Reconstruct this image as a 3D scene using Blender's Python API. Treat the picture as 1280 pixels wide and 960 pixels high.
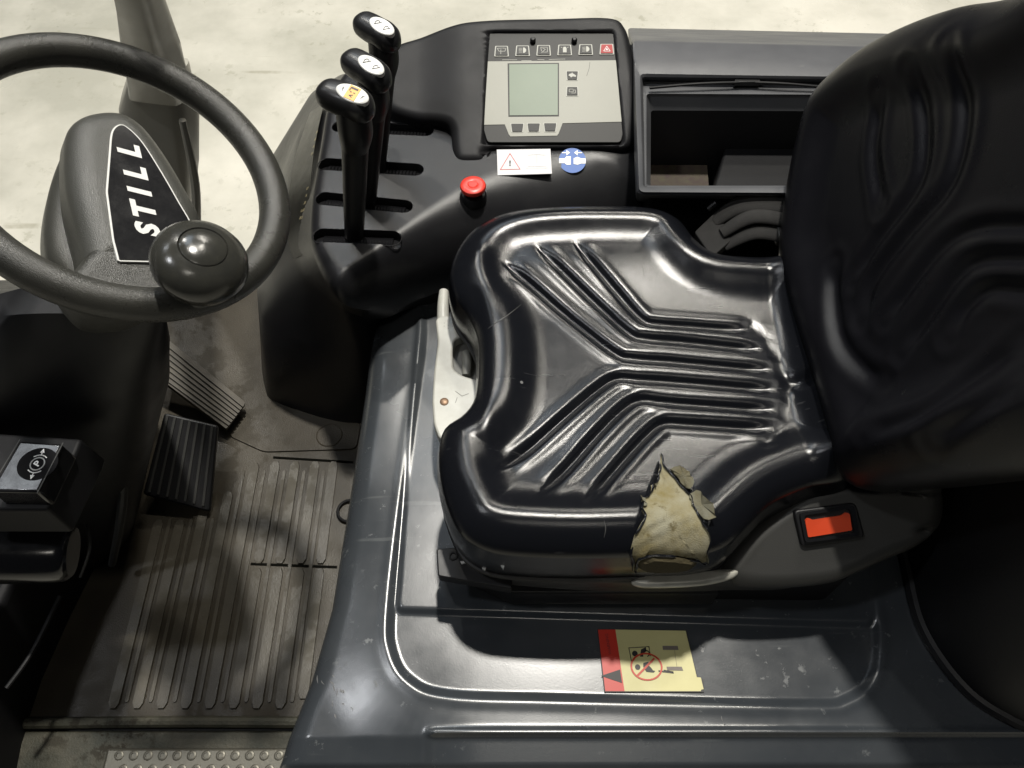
import bpy, math, random
import numpy as np
from mathutils import Vector
from mathutils.bvhtree import BVHTree
random.seed(4); rng = np.random.default_rng(4)
for o in list(bpy.data.objects): bpy.data.objects.remove(o)
scene = bpy.context.scene; COL = scene.collection

# ------------------------------------------------------------------ camera
FPX, TH, H = 1004.0, math.radians(32), 0.80       # metres, z = 0 is the top of the seat cushion
cd = bpy.data.cameras.new('camera'); cam = bpy.data.objects.new('camera', cd); COL.objects.link(cam)
cam.location = (0, 0, H); cam.rotation_euler = (TH, 0, 0)
cd.sensor_width = 36; cd.lens = FPX / 1280 * 36; cd.clip_start = .02; cd.clip_end = 100
scene.camera = cam
scene.render.resolution_x = 1024; scene.render.resolution_y = 768
# ------------------------------------------------------------------ light
w = bpy.data.worlds.new('World'); scene.world = w; w.use_nodes = True
w.node_tree.nodes['Background'].inputs[0].default_value = (.75, .85, 1, 1)
w.node_tree.nodes['Background'].inputs[1].default_value = .022
def lamp(name, loc, aim, power, size, size_y=None, col=(1, .96, .88)):
    l = bpy.data.lights.new(name, 'AREA'); l.energy = power; l.color = col
    if size_y: l.shape = 'RECTANGLE'; l.size = size; l.size_y = size_y
    else: l.shape = 'DISK'; l.size = size
    o = bpy.data.objects.new(name, l); COL.objects.link(o); o.location = loc
    o.rotation_euler = (Vector(aim) - Vector(loc)).to_track_quat('-Z', 'Y').to_euler(); return o
lamp('warehouse_lamp', (.30, 2.05, 4.9), (0, .6, 0), 290, .24)
lamp('warehouse_lamp', (-1.05, 4.4, 4.9), (-.2, .7, 0), 46, 1.3, 2.6, (.76, .88, 1))
lamp('warehouse_lamp', (-3.6, 2.9, 4.9), (-.5, .5, 0), 20, 1.3, .6, (.9, .95, 1))
lamp('warehouse_lamp', (1.45, 3.1, 4.9), (.2, .5, 0), 70, .5, .12, (1, .95, .84))
lamp('warehouse_lamp', (-2.0, 4.4, 4.9), (-.3, .6, 0), 75, .22, None, (1, .96, .88))
lamp('warehouse_lamp', (1.2, 6.6, 4.9), (0, 3.2, -1), 130, 1.5, .3, (1, .95, .85))
lamp('warehouse_lamp', (-2.6, .3, 4.9), (-.3, .8, 0), 45, .4, None, (.95, .97, 1))
lamp('warehouse_lamp', (.4, -1.6, 4.9), (0, .5, 0), 18, 1.2, .3, (1, .95, .85))
vs = scene.view_settings; vs.view_transform = 'Standard'; vs.look = 'None'; vs.exposure = 0; vs.gamma = 1

# ------------------------------------------------------------------ measuring helpers
CAM = np.array([0, 0, H]); FWD = np.array([0, math.sin(TH), -math.cos(TH)]); UP = np.array([0, math.cos(TH), math.sin(TH)])
def ray(px, py): return FWD + np.array([(px - 640) / FPX, 0, 0]) + (480 - py) / FPX * UP
def P(px, py, z):
    d = ray(px, py); return CAM + d * (z - H) / d[2]
class Frame:
    def __init__(s, o, u, v):
        s.o = np.array(o, float); s.u = np.array(u, float); s.u /= np.linalg.norm(s.u)
        s.n = np.cross(s.u, np.array(v, float)); s.n /= np.linalg.norm(s.n); s.v = np.cross(s.n, s.u)
    def pix(s, px, py):
        d = ray(px, py); t = ((s.o - CAM) @ s.n) / (d @ s.n); q = CAM + d * t - s.o; return np.array([q @ s.u, q @ s.v])
    def w(s, a, h=0):
        a = np.atleast_2d(np.asarray(a, float)); h = np.broadcast_to(np.asarray(h, float), (len(a),))
        return s.o + a[:, :1] * s.u + a[:, 1:2] * s.v + h[:, None] * s.n
    def poly(s, pts): return np.array([s.pix(*p) for p in pts])
def flat(z): return Frame((0, 0, z), (1, 0, 0), (0, 1, 0))
def ss(a, b, x):
    t = np.clip((x - a) / (b - a), 0, 1); return t * t * (3 - 2 * t)
def resample(p, n, closed=True):
    q = np.vstack([p, p[:1]]) if closed else p
    L = np.r_[0, np.cumsum(np.linalg.norm(np.diff(q, axis=0), axis=1))]
    t = np.linspace(0, L[-1], n, endpoint=not closed)
    return np.stack([np.interp(t, L, q[:, k]) for k in range(q.shape[1])], 1)
def cat(pts, sub=8, closed=True):
    p = np.array(pts, float); n = len(p); out = []
    rg = range(n if closed else n - 1)
    for i in rg:
        if closed: a, b, c, d = p[(i-1) % n], p[i], p[(i+1) % n], p[(i+2) % n]
        else: a, b, c, d = p[max(i-1, 0)], p[i], p[i+1], p[min(i+2, n-1)]
        for k in range(sub):
            t = k / sub
            out.append(.5 * (2*b + (c-a)*t + (2*a-5*b+4*c-d)*t*t + (3*b-a-3*c+d)*t**3))
    if not closed: out.append(p[-1])
    return np.array(out)
def roundpoly(pts, r, seg=5):
    p = np.array(pts, float); n = len(p); out = []
    for i in range(n):
        a, b, c = p[i-1], p[i], p[(i+1) % n]
        la, lc = np.linalg.norm(a-b), np.linalg.norm(c-b); k = min(r, la*.45, lc*.45)
        s, e = b + (a-b)/la*k, b + (c-b)/lc*k
        for j in range(seg+1):
            t = j/seg; out.append((1-t)**2*s + 2*t*(1-t)*b + t*t*e)
    return np.array(out)
def area2(p): return .5*np.sum(p[:, 0]*np.roll(p[:, 1], -1) - np.roll(p[:, 0], -1)*p[:, 1])
def ccw(p): return p if area2(p) > 0 else p[::-1]
def pdist(q, line, closed=False):
    L = np.vstack([line, line[:1]]) if closed else line
    best = np.full(len(q), 1e9)
    for a, b in zip(L[:-1], L[1:]):
        ab = b-a; t = np.clip(((q-a) @ ab)/(ab @ ab + 1e-12), 0, 1)
        best = np.minimum(best, np.hypot(*(q - a - t[:, None]*ab).T))
    return best

# ------------------------------------------------------------------ mesh helpers
WL = {}
class M:
    def __init__(s): s.v = []; s.f = []; s.n = 0
    def add(s, v, f):
        s.v.append(np.asarray(v, float)); s.f += [tuple(int(i)+s.n for i in q) for q in f]; s.n += len(v); return s
def prism(m, fr, poly, h0, h1, inset=0):
    p = ccw(np.array(poly, float)); n = len(p); c = p.mean(0)
    top = p if not inset else c + (p-c)*(1 - inset/np.maximum(np.linalg.norm(p-c, axis=1), 1e-6))[:, None]
    f = [tuple(range(n-1, -1, -1)), tuple(range(n, 2*n))] + [(i, (i+1) % n, n+(i+1) % n, n+i) for i in range(n)]
    return m.add(np.vstack([fr.w(p, h0), fr.w(top, h1)]), f)
def ringloft(m, loops, cap0=True, cap1=True):
    n = len(loops[0]); v = np.vstack(loops); f = []
    for k in range(len(loops)-1):
        a, b = k*n, (k+1)*n
        f += [(a+i, a+(i+1) % n, b+(i+1) % n, b+i) for i in range(n)]
    if cap0: f.append(tuple(range(n-1, -1, -1)))
    if cap1: f.append(tuple(range((len(loops)-1)*n, len(loops)*n)))
    return m.add(v, f)
def tube(m, pts, r, seg=12, sub=6, flatten=1.0, closed=False, ref=(0, 0, 1)):
    pts = np.array(pts, float); rr = np.broadcast_to(np.array(r, float), (len(pts),))
    q = cat(np.c_[pts, rr], sub, closed) if sub > 1 else np.c_[pts, rr]
    c, rad = q[:, :3], q[:, 3]
    t = (np.roll(c, -1, 0) - np.roll(c, 1, 0)) if closed else np.gradient(c, axis=0)
    t /= np.linalg.norm(t, axis=1)[:, None]; loops = []
    ref = np.array(ref, float)
    for i in range(len(c)):
        a = ref - (ref @ t[i])*t[i]
        if np.linalg.norm(a) < 1e-3: a = np.array([1., 0, 0]) - t[i][0]*t[i]
        a /= np.linalg.norm(a); b = np.cross(t[i], a)
        th = np.linspace(0, 2*np.pi, seg, endpoint=False)
        loops.append(c[i] + rad[i]*(np.cos(th)[:, None]*a*flatten + np.sin(th)[:, None]*b))
    if closed: loops.append(loops[0]); return ringloft(m, loops, False, False)
    return ringloft(m, loops)
def lathe(m, o, ax, prof, seg=32):
    ax = np.array(ax, float); ax /= np.linalg.norm(ax); a = np.cross(ax, [0, 1, .01]); a /= np.linalg.norm(a); b = np.cross(ax, a)
    th = np.linspace(0, 2*np.pi, seg, endpoint=False); o = np.array(o, float)
    return ringloft(m, [o + h*ax + max(r, 1e-5)*(np.cos(th)[:, None]*a + np.sin(th)[:, None]*b) for r, h in prof])
def disc(fr, c, r, n=28, ry=None):
    t = np.linspace(0, 2*np.pi, n, endpoint=False); return np.c_[c[0]+r*np.cos(t), c[1]+(ry or r)*np.sin(t)]
def line(m, fr, pts, wd, h0, h1, closed=False):
    p = [np.array(q, float) for q in pts]
    if closed: p.append(p[0])
    for a, b in zip(p[:-1], p[1:]):
        d = b-a; L = np.linalg.norm(d)
        if L < 1e-7: continue
        d /= L; nn = np.array([-d[1], d[0]])*wd/2; e = d*wd*.5
        prism(m, fr, [a-nn-e, b-nn+e, b+nn+e, a+nn-e], h0, h1)
    return m
def pillow(m, fr, outline, hfun, rings, inner=60, centre=None, skirt=(), er=.03):
    """outline (N,2) in the frame; hfun(q, d) height; skirt = [(outward offset, height below edge)]"""
    o = ccw(np.array(outline, float)); n = len(o); c = np.array(centre) if centre is not None else o.mean(0)
    R = np.linalg.norm(o-c, axis=1).mean()
    k = (er/R)*(1-np.cos(np.linspace(0, math.pi/2, rings+1))); k = np.r_[k, np.linspace(k[-1], 1, inner+1)[1:-1]]
    pts = np.vstack([c + (o-c)*(1-a) for a in k] + [c[None]])
    d = pdist(pts, resample(o, 220), True); d[:n] = 0
    h = hfun(pts, d); V = fr.w(pts, h); f = []
    K = len(k)
    for j in range(K-1):
        a, b = j*n, (j+1)*n
        f += [(a+i, a+(i+1) % n, b+(i+1) % n, b+i) for i in range(n)]
    a = (K-1)*n; f += [(a+i, a+(i+1) % n, K*n) for i in range(n)]
    base = m.n; m.add(V, f)
    if len(skirt):
        tg = np.roll(o, -1, 0) - np.roll(o, 1, 0); nn = np.c_[tg[:, 1], -tg[:, 0]]; nn /= np.linalg.norm(nn, axis=1)[:, None]
        loops = [fr.w(o, h[:n])]
        for off, hh in skirt: loops.append(fr.w(o + nn*off, h[:n]*0 + hh if hh is not None else h[:n]))
        v = np.vstack(loops); g = []
        for j in range(len(loops)-1):
            a, b = j*n, (j+1)*n
            g += [(a+(i+1) % n, a+i, b+i, b+(i+1) % n) for i in range(n)]
        g.append(tuple(range((len(loops)-1)*n+n-1, (len(loops)-1)*n-1, -1)))
        m.add(v[n:], []); off0 = base + len(V) - n      # the skirt shares the pillow's edge loop
        mp = lambda i: base+i if i < n else base+len(V)+i-n
        m.f += [tuple(mp(i) for i in q) for q in g]
    return m
def edge_round(r):
    def f(q, d):
        dd = np.minimum(d, r); return -r + np.sqrt(np.maximum(r*r-(r-dd)**2, 0))
    return f
def build(name, m, mat, parent=None, smooth=35, label=None):
    v = np.vstack(m.v); c = (v.min(0)+v.max(0))/2
    if parent is None: c = np.array([c[0], c[1], v[:, 2].min()])
    me = bpy.data.meshes.new(name); me.from_pydata((v-c).tolist(), [], m.f); me.validate()
    if smooth:
        me.polygons.foreach_set('use_smooth', [True]*len(me.polygons)); me.set_sharp_from_angle(angle=math.radians(smooth))
    me.materials.append(mat); o = bpy.data.objects.new(name, me); COL.objects.link(o)
    o.location = c - (WL[parent.name] if parent else 0)
    if parent: o.parent = parent
    WL[o.name] = c
    if label: o['label'] = label
    return o
def bev(o, wd, seg=3):
    b = o.modifiers.new('bevel', 'BEVEL'); b.width = wd; b.segments = seg; b.limit_method = 'ANGLE'; b.angle_limit = math.radians(40); b.harden_normals = False; return o
def thing(name, label, cat_, loc, group=None):
    o = bpy.data.objects.new(name, None); COL.objects.link(o); o.location = loc; WL[o.name] = np.array(loc, float)
    o.empty_display_size = .02; return tag(o, label, cat_, group)
def tag(o, label, cat_, group=None):
    o['label'] = label; o['category'] = cat_
    if group: o['group'] = group
    return o
def structure(o): o['kind'] = 'structure'; return o
def text_mesh(m, s, fr, origin, size, ang=0, h=.0004, bold=0.0, sx=1.0, shear=0.0):
    cu = bpy.data.curves.new('t', 'FONT'); cu.body = s; cu.size = size; cu.offset = bold; cu.align_x = 'CENTER'; cu.align_y = 'CENTER'; cu.shear = shear; cu.resolution_u = 3
    ob = bpy.data.objects.new('t', cu); COL.objects.link(ob)
    dg = bpy.context.evaluated_depsgraph_get(); me = bpy.data.meshes.new_from_object(ob.evaluated_get(dg))
    v = np.array([x.co[:] for x in me.vertices]); v[:, 0] *= sx; f = [tuple(p.vertices) for p in me.polygons]
    ca, sa = math.cos(ang), math.sin(ang)
    q = np.c_[v[:, 0]*ca - v[:, 1]*sa + origin[0], v[:, 0]*sa + v[:, 1]*ca + origin[1]]
    m.add(fr.w(q, h), f); bpy.data.objects.remove(ob); bpy.data.curves.remove(cu); bpy.data.meshes.remove(me)
    return m

# ------------------------------------------------------------------ materials
def mat(name, col, rough=.4, metal=0, grain=None, gstr=.1, spec=.5, coat=0, var=None, rvar=None, wear=None, emit=None, marks=None):
    """grain: scale of fine bump; var=(scale, colour2, amount); rvar=(scale, amount); wear=(scale, colour, threshold)"""
    m = bpy.data.materials.new(name); m.use_nodes = True; nt = m.node_tree; N = nt.nodes; L = nt.links; b = N['Principled BSDF']
    b.inputs['Base Color'].default_value = (*col, 1); b.inputs['Roughness'].default_value = rough; b.inputs['Metallic'].default_value = metal
    b.inputs['Specular IOR Level'].default_value = spec; b.inputs['Coat Weight'].default_value = coat; b.inputs['Coat Roughness'].default_value = .12
    tc = N.new('ShaderNodeNewGeometry').outputs['Position']
    def noise(sc, det=4, r=.55):
        n = N.new('ShaderNodeTexNoise'); n.inputs['Scale'].default_value = sc; n.inputs['Detail'].default_value = det; n.inputs['Roughness'].default_value = r
        L.new(tc, n.inputs['Vector']); return n.outputs[0]
    def ramp(x, a, c):
        n = N.new('ShaderNodeMapRange'); n.inputs[1].default_value = a; n.inputs[2].default_value = c; L.new(x, n.inputs[0]); return n.outputs[0]
    def math_(op, x, y):
        n = N.new('ShaderNodeMath'); n.operation = op
        for k, q in enumerate((x, y)):
            if isinstance(q, (int, float)): n.inputs[k].default_value = q
            else: L.new(q, n.inputs[k])
        return n.outputs[0]
    def mix(fac, a, c):
        n = N.new('ShaderNodeMix'); n.data_type = 'RGBA'; L.new(fac, n.inputs[0])
        for k, q in ((6, a), (7, c)):
            if isinstance(q, tuple): n.inputs[k].default_value = (*q, 1)
            else: L.new(q, n.inputs[k])
        return n.outputs[2]
    color = col
    if var: color = mix(math_('MULTIPLY', ramp(noise(var[0], 6, .62), .35, .68), var[2]), color if isinstance(color, tuple) else color, var[1])
    ro = None
    if rvar: ro = math_('ADD', rough, math_('MULTIPLY', math_('SUBTRACT', ramp(noise(rvar[0], 5, .65), .3, .7), .5), rvar[1]))
    bump_in = None
    if marks:   # thin scratches: a stretched noise band
        mp = N.new('ShaderNodeMapping'); mp.inputs['Rotation'].default_value = (0, 0, marks[1]); mp.inputs['Scale'].default_value = (marks[0], marks[0]*14, marks[0]*4)
        L.new(tc, mp.inputs[0]); n = N.new('ShaderNodeTexNoise'); n.inputs['Scale'].default_value = 1; n.inputs['Detail'].default_value = 3; L.new(mp.outputs[0], n.inputs['Vector'])
        mk = math_('MULTIPLY', ramp(n.outputs[0], .66, .72), ramp(noise(9), .45, .6))
        color = mix(math_('MULTIPLY', mk, marks[2]), color, marks[3])
    if wear:
        f = math_('MULTIPLY', ramp(noise(wear[0], 8, .7), wear[2], wear[2]+.06), ramp(noise(wear[0]*.13, 2), .42, .6)); color = mix(math_('MULTIPLY', f, wear[3] if len(wear) > 3 else 1.), color, wear[1])
        ro = math_('ADD', ro if ro is not None else rough, math_('MULTIPLY', f, .25))
    if not isinstance(color, tuple): L.new(color, b.inputs['Base Color'])
    if ro is not None: L.new(ro, b.inputs['Roughness'])
    if grain:
        bp = N.new('ShaderNodeBump'); bp.inputs['Strength'].default_value = gstr; bp.inputs['Distance'].default_value = .001
        L.new(noise(grain, 3, .6), bp.inputs['Height']); L.new(bp.outputs[0], b.inputs['Normal'])
    if emit: b.inputs['Emission Color'].default_value = (*emit[0], 1); b.inputs['Emission Strength'].default_value = emit[1]
    return m
m_conc = mat('concrete', (.78, .75, .66), .34, grain=30, gstr=.3, var=(1.4, (.47, .46, .39), 1.0), rvar=(3, .25), marks=(1.3, .5, .5, (.30, .28, .2)), wear=(20, (.36, .35, .27), .57, .6))
m_vinyl = mat('black_vinyl', (.0055, .006, .0078), .19, grain=900, gstr=.15, spec=.37, rvar=(60, .05), marks=(12, .6, .25, (.10, .10, .10)), wear=(160, (.07, .07, .065), .70, .3))
m_vinylb = mat('backrest_vinyl', (.005, .005, .0065), .31, grain=900, gstr=.25, spec=.26, rvar=(20, .1))
m_plas = mat('console_plastic', (.010, .010, .0115), .33, grain=1500, gstr=.2, spec=.42, rvar=(10, .12), var=(6, (.019, .019, .020), .6), wear=(90, (.07, .07, .065), .68, .35))
m_plas2 = mat('bezel_plastic', (.011, .011, .012), .48, grain=1600, gstr=.25, spec=.2, rvar=(12, .12))
m_blk = mat('black_plastic', (.007, .007, .008), .45, grain=900, gstr=.15, spec=.4, rvar=(15, .15))
m_knob = mat('lever_knob', (.012, .012, .013), .34, spec=.5, grain=500, gstr=.06, rvar=(40, .12))
m_gait = mat('gaiter_rubber', (.008, .008, .009), .25, spec=.4)
m_gloss = mat('glossy_black', (.010, .010, .011), .17, spec=.55, grain=300, gstr=.04, rvar=(30, .12))
m_hood = mat('slate_blue_cover', (.034, .039, .045), .25, grain=700, gstr=.06, spec=.75, rvar=(5, .16), var=(5, (.050, .055, .060), .8), marks=(6, 1.2, .3, (.16, .17, .17)), wear=(60, (.17, .18, .18), .62, .55))
m_wheel = mat('wheel_rubber', (.026, .026, .023), .30, grain=1300, gstr=.5, spec=.5, rvar=(25, .16), var=(20, (.040, .039, .033), .7))
m_pod = mat('pod_plastic', (.052, .052, .046), .34, grain=1300, gstr=.5, spec=.5, rvar=(25, .1))
m_post = mat('post_paint', (.31, .30, .26), .42, grain=200, gstr=.1, rvar=(20, .1), var=(9, (.38, .36, .30), .5))
m_mat = mat('floor_rubber', (.033, .027, .018), .44, grain=400, gstr=.5, spec=.35, var=(5, (.066, .056, .039), .8), wear=(16, (.026, .022, .015), .5, .35), rvar=(14, .25))
m_rib = mat('worn_rib_rubber', (.040, .034, .024), .42, grain=400, gstr=.5, var=(6, (.10, .09, .068), .85), wear=(22, (.045, .038, .025), .5, .3), rvar=(14, .2))
m_dirt = mat('step_rubber', (.028, .030, .02), .6, grain=300, gstr=.8, var=(20, (.08, .072, .05), .8), wear=(50, (.02, .016, .01), .5, .8))
m_tread = mat('worn_tread_metal', (.12, .115, .095), .42, metal=.6, grain=200, gstr=.3, var=(50, (.12, .11, .09), .7))
m_rail = mat('grey_rail', (.072, .074, .080), .42, grain=900, gstr=.15, rvar=(10, .15), var=(8, (.11, .112, .118), .6), wear=(60, (.2, .2, .19), .64, .4))
m_white = mat('ivory_plastic', (.47, .47, .43), .38, grain=500, gstr=.1, var=(40, (.34, .33, .29), .5), rvar=(30, .1))
m_silver = mat('silver_lever', (.55, .54, .48), .35, metal=.2, grain=300, gstr=.1, var=(30, (.3, .29, .25), .5))
m_panel = mat('display_face', (.25, .25, .21), .42, grain=400, gstr=.04, spec=.3, var=(14, (.22, .22, .185), .5))
m_lcd = mat('lcd_glass', (.090, .130, .080), .38, var=(6, (.12, .165, .105), .6), spec=.25)
m_dface = mat('dark_face', (.016, .016, .015), .45, grain=500, gstr=.05, spec=.2)
m_key = mat('rubber_key', (.014, .014, .013), .5, grain=500, gstr=.1, spec=.3)
m_redkey = mat('red_key', (.32, .012, .012), .5, spec=.3)
m_print = mat('grey_print', (.36, .36, .32), .5)
m_wprint = mat('white_print', (.62, .62, .60), .4)
m_kprint = mat('black_print', (.012, .011, .011), .5)
m_pgrey = mat('pale_print', (.55, .55, .55), .5)
m_red = mat('red_button', (.62, .035, .02), .35, grain=300, gstr=.05, var=(60, (.5, .03, .02), .5))
m_orange = mat('orange_buckle', (.60, .06, .018), .35, grain=300, gstr=.05, rvar=(60, .1))
m_blue = mat('blue_sticker', (.010, .09, .36), .42, spec=.3)
m_amber = mat('amber_print', (.75, .34, .02), .4)
m_swhite = mat('white_sticker', (.55, .54, .55), .4, var=(40, (.47, .47, .47), .4))
m_yel = mat('yellow_sticker', (.60, .56, .26), .42, var=(30, (.52, .47, .21), .5), rvar=(20, .1))
m_sred = mat('sticker_red', (.55, .025, .008), .42, var=(70, (.5, .02, .008), .5))
m_foam = mat('old_foam', (.27, .255, .185), .95, grain=700, gstr=.9, spec=.1, var=(26, (.17, .135, .05), .9), wear=(60, (.08, .06, .02), .58, .7))
m_torn = mat('torn_backing', (.15, .145, .11), .85, grain=500, gstr=.6, spec=.15, var=(60, (.12, .10, .05), .8))
m_web = mat('belt_webbing', (.013, .0125, .012), .75, grain=1500, gstr=.6, spec=.3, var=(80, (.020, .019, .018), .5))
m_hip = mat('hip_cover_plastic', (.034, .034, .032), .48, grain=900, gstr=.2, spec=.45, rvar=(10, .1))
m_void = mat('rubber_seal', (.006, .006, .007), .6, grain=400, gstr=.2, spec=.3)
m_ped = mat('pedal_rubber', (.040, .033, .023), .6, grain=500, gstr=.5, var=(40, (.075, .064, .045), .8))
m_screw = mat('rusty_screw', (.22, .14, .09), .45, metal=.6)
m_clear = mat('smoked_cover', (.008, .008, .007), .22, spec=.2, rvar=(40, .1))
m_gold = mat('faded_print', (.38, .32, .18), .5)

# ================================================================== SETTING
m = M(); m.add([(-9, -6, -1.12), (9, -6, -1.12), (9, 14, -1.12), (-9, 14, -1.12)], [(0, 1, 2, 3)])
structure(build('warehouse_floor', m, m_conc, smooth=0))

# ---- cab floor with its rubber mat
ZF = -.45
FF = flat(ZF)
cab = thing('cab_floor', 'worn grey rubber footwell floor with raised ribs beside the slate blue cover', 'cab floor', (-.45, .45, ZF-.06))
m = M(); prism(m, flat(ZF-.05), [(-.85, .10), (-.02, .10), (-.02, 1.03), (-.74, 1.03), (-.80, .86), (-.85, .70)], 0, .044); bev(build('floor_pan', m, m_void, cab), .004)
# mat sheet: plain rubber with slightly raised far patch
sheet = roundpoly([FF.pix(20, 902), FF.pix(392, 902), (-.15, .20), (-.10, .80), (-.10, 1.02), (-.70, 1.02), (-.72, .86), (-.80, .72), (-.80, .26)], .004)
m = M(); prism(m, FF, sheet, -.006, .0); build('mat_sheet', m, m_mat, cab)
def strip(px0, py0, px1, py1, wd):
    a, b = FF.pix(px0, py0), FF.pix(px1, py1); d = (b-a)/np.linalg.norm(b-a); n = np.array([-d[1], d[0]])*wd/2
    q = [a-n, b-n, b-n*.5+d*wd*.5, b+n*.5+d*wd*.5, b+n, a+n, a+n*.5-d*wd*.5, a-n*.5-d*wd*.5]
    return q
xv = lambda px, py, y2: 640 + (px-640)*(y2+1127)/(py+1127)      # follow the vanishing point of the y direction
ribs = []
for k, px in enumerate([143, 173, 203, 233, 263, 293, 322, 351, 378]):
    lo = 880 if k < 8 else 868
    for (ya, yb) in ((lo, 716), (700, 582)) if k >= 5 else ((lo, 584 if k > 3 else (655, 655, 640, 620)[k]),):
        ribs.append((xv(px, 880, ya), ya, xv(px, 880, yb), yb))
for r in ribs:
    m = M(); prism(m, FF, strip(*r, .0155), 0, .0035, .0015); build('mat_rib', m, m_rib, cab)
for px in [158, 188, 218, 248, 278, 307.5, 336.5, 365]:
    m = M(); lo, hi = (876, 590) if px > 230 else (876, 650)
    prism(m, FF, strip(xv(px, 880, lo), lo, xv(px, 880, hi), hi, .0055), 0, .0022, .0008); build('mat_fine_rib', m, m_rib, cab)
m = M(); prism(m, FF, roundpoly(FF.poly([(300, 512), (352, 508), (452, 530), (446, 562), (330, 566), (285, 545)]), .012), 0, .003, .001); build('heel_pad', m, m_mat, cab)
for a, b in (((343, 572), (440, 578)), ((315, 705), (420, 709))):
    m = M(); line(m, FF, [FF.pix(*a), FF.pix(*b)], .0036, .0002, .0016); build('mat_slit', m, mat('slit_shadow_gap', (.004, .004, .003), .9, spec=.05), cab)
m = M(); c = FF.pix(437, 640); th = np.linspace(.5*math.pi, 1.5*math.pi, 12)
tube(m, FF.w(np.c_[c[0]+.019*np.cos(th), c[1]+.019*np.sin(th)], .005), .0025, 8, 1); build('lift_ring', m, m_void, cab)
m = M(); c = FF.pix(412, 545); th = np.linspace(0, 2*math.pi, 24, endpoint=False)
tube(m, FF.w(np.c_[c[0]+.022*np.cos(th), c[1]+.022*np.sin(th)], .003), .0012, 6, 1, closed=True); build('round_boss', m, m_mat, cab)
# entry sill: raised ridge, ledge and studded tread
y0 = FF.pix(200, 905)[1]
m = M(); tube(m, [(-.74, y0, ZF+.004), (-.45, y0+.002, ZF+.006), (-.18, y0, ZF+.004)], .008, 10, 4); build('sill_ridge', m, m_dirt, cab)
m = M(); prism(m, FF, [(-.78, y0-.075), (-.15, y0-.075), (-.15, y0-.008), (-.78, y0-.008)], -.03, -.002); bev(build('sill_ledge', m, m_dirt, cab), .004)
m = M(); prism(m, FF, [(-.575, y0-.14), (-.15, y0-.14), (-.15, y0-.033), (-.575, y0-.033)], -.03, .010); bev(build('tread_plate', m, m_tread, cab), .004)
stud = None
for j in range(2):
    for i in range(18):
        x = -.555 + i*.0205 + j*.01; y = y0-.043-j*.018
        if stud is None:
            m = M(); lathe(m, (x, y, ZF+.0095), (0, 0, 1), [(.0072, 0), (.0066, .0012), (.0052, .0018), (.0035, .0018), (.003, .0004)], 12); stud = build('tread_stud', m, m_tread, cab); sx, sy = x, y; sl = stud.location.copy()
        else:
            c = stud.copy(); COL.objects.link(c); c.parent = cab; c.location = sl + Vector((x-sx, y-sy, 0))

cowl = thing('front_cowl', 'black footwell side wall along the far left of the rubber floor', 'side wall', P(40, 830, ZF))
m = M(); q = [FF.pix(*p) for p in [(175, 590), (128, 690), (88, 770), (52, 850), (26, 930), (15, 985)]]
prism(m, FF, q + [(-1.1, q[-1][1]), (-1.1, .68), (q[0][0], .68)], -.02, .17); bev(build('cowl_wall', m, m_void, cowl), .012, 4)
m = M(); tube(m, [P(8, 860, -.28), P(40, 815, -.28), P(75, 745, -.28)], .003, 8); build('cowl_edge', m, m_blk, cowl)

# ---- front post (far left, thin above, wide foot below)
post = thing('front_post', 'dull olive grey front roof post rising behind the steering wheel', 'roof post', P(200, 200, -.35))
def postsec(lr, z, dep):
    a, b = P(*lr[0], z), P(*lr[1], z); d = b-a; n = np.array([-d[1], d[0], 0]); n /= np.linalg.norm(n)
    return np.array([a + n*dep, a+d*.12-n*0, b-d*.12, b+n*dep])
m = M(); secs = [((132, 0), (192, 0), .30), ((128, -60), (184, -60), .36)]
L = []
for (a, b, z) in [((122, -120), (178, -120), .42), ((133, 0), (191, 0), .25), ((140, 60), (208, 75), .05), ((150, 125), (233, 135), -.12)]:
    L.append(postsec((a, b), z, .05))
ringloft(m, [resample(roundpoly(q, .012), 40) for q in L][::-1]); bev(build('upper_post', m, m_post, post), .002)
m = M(); L = []
for (a, b, z) in [((152, 105), (228, 105), -.08), ((135, 140), (236, 150), -.16), ((140, 230), (246, 225), -.30), ((150, 330), (250, 300), -.45)]:
    L.append(postsec((a, b), z, .07))
ringloft(m, [resample(roundpoly(q, .014), 40) for q in L][::-1]); build('post_foot', m, m_post, post)
m = M(); tube(m, [P(228, 150, -.12), P(244, 230, -.26), P(246, 300, -.40)], [.006, .008, .008], 10); build('edge_bead', m, m_post, post)

# ================================================================== HOOD
hood = thing('battery_cover', 'slate blue moulded cover under the seat with worn scuffed front edge', 'engine cover', (.2, .45, ZF-.02))
ZH = -.20
le = np.array([P(px, py, ZH-.025)[:2] for px, py in [(472, 385), (462, 430), (452, 500), (434, 620), (411, 760), (385, 850), (345, 950), (320, 1000)]])
def xl(y): return np.interp(y, le[::-1, 1], le[::-1, 0])
F0 = flat(ZH)
outer = cat([F0.pix(*p) for p in [(533, 370), (528, 430), (505, 600), (487, 760), (490, 815), (512, 850), (560, 868), (700, 873), (1000, 880), (1060, 874), (1092, 845), (1098, 790), (1088, 720), (1050, 400), (900, 330), (700, 330), (600, 350)]], 6)
inner = roundpoly([F0.pix(*p) for p in [(524, 400), (497, 761), (1091, 779), (1050, 350), (800, 330)]], .008)
def inside(q, poly):
    r = np.zeros(len(q), bool); n = len(poly)
    for i in range(n):
        a, b = poly[i], poly[(i+1) % n]
        if a[1] == b[1]: continue
        r ^= ((a[1] > q[:, 1]) != (b[1] > q[:, 1])) & (q[:, 0] < (b[0]-a[0])*(q[:, 1]-a[1])/(b[1]-a[1]) + a[0])
    return r
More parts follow.
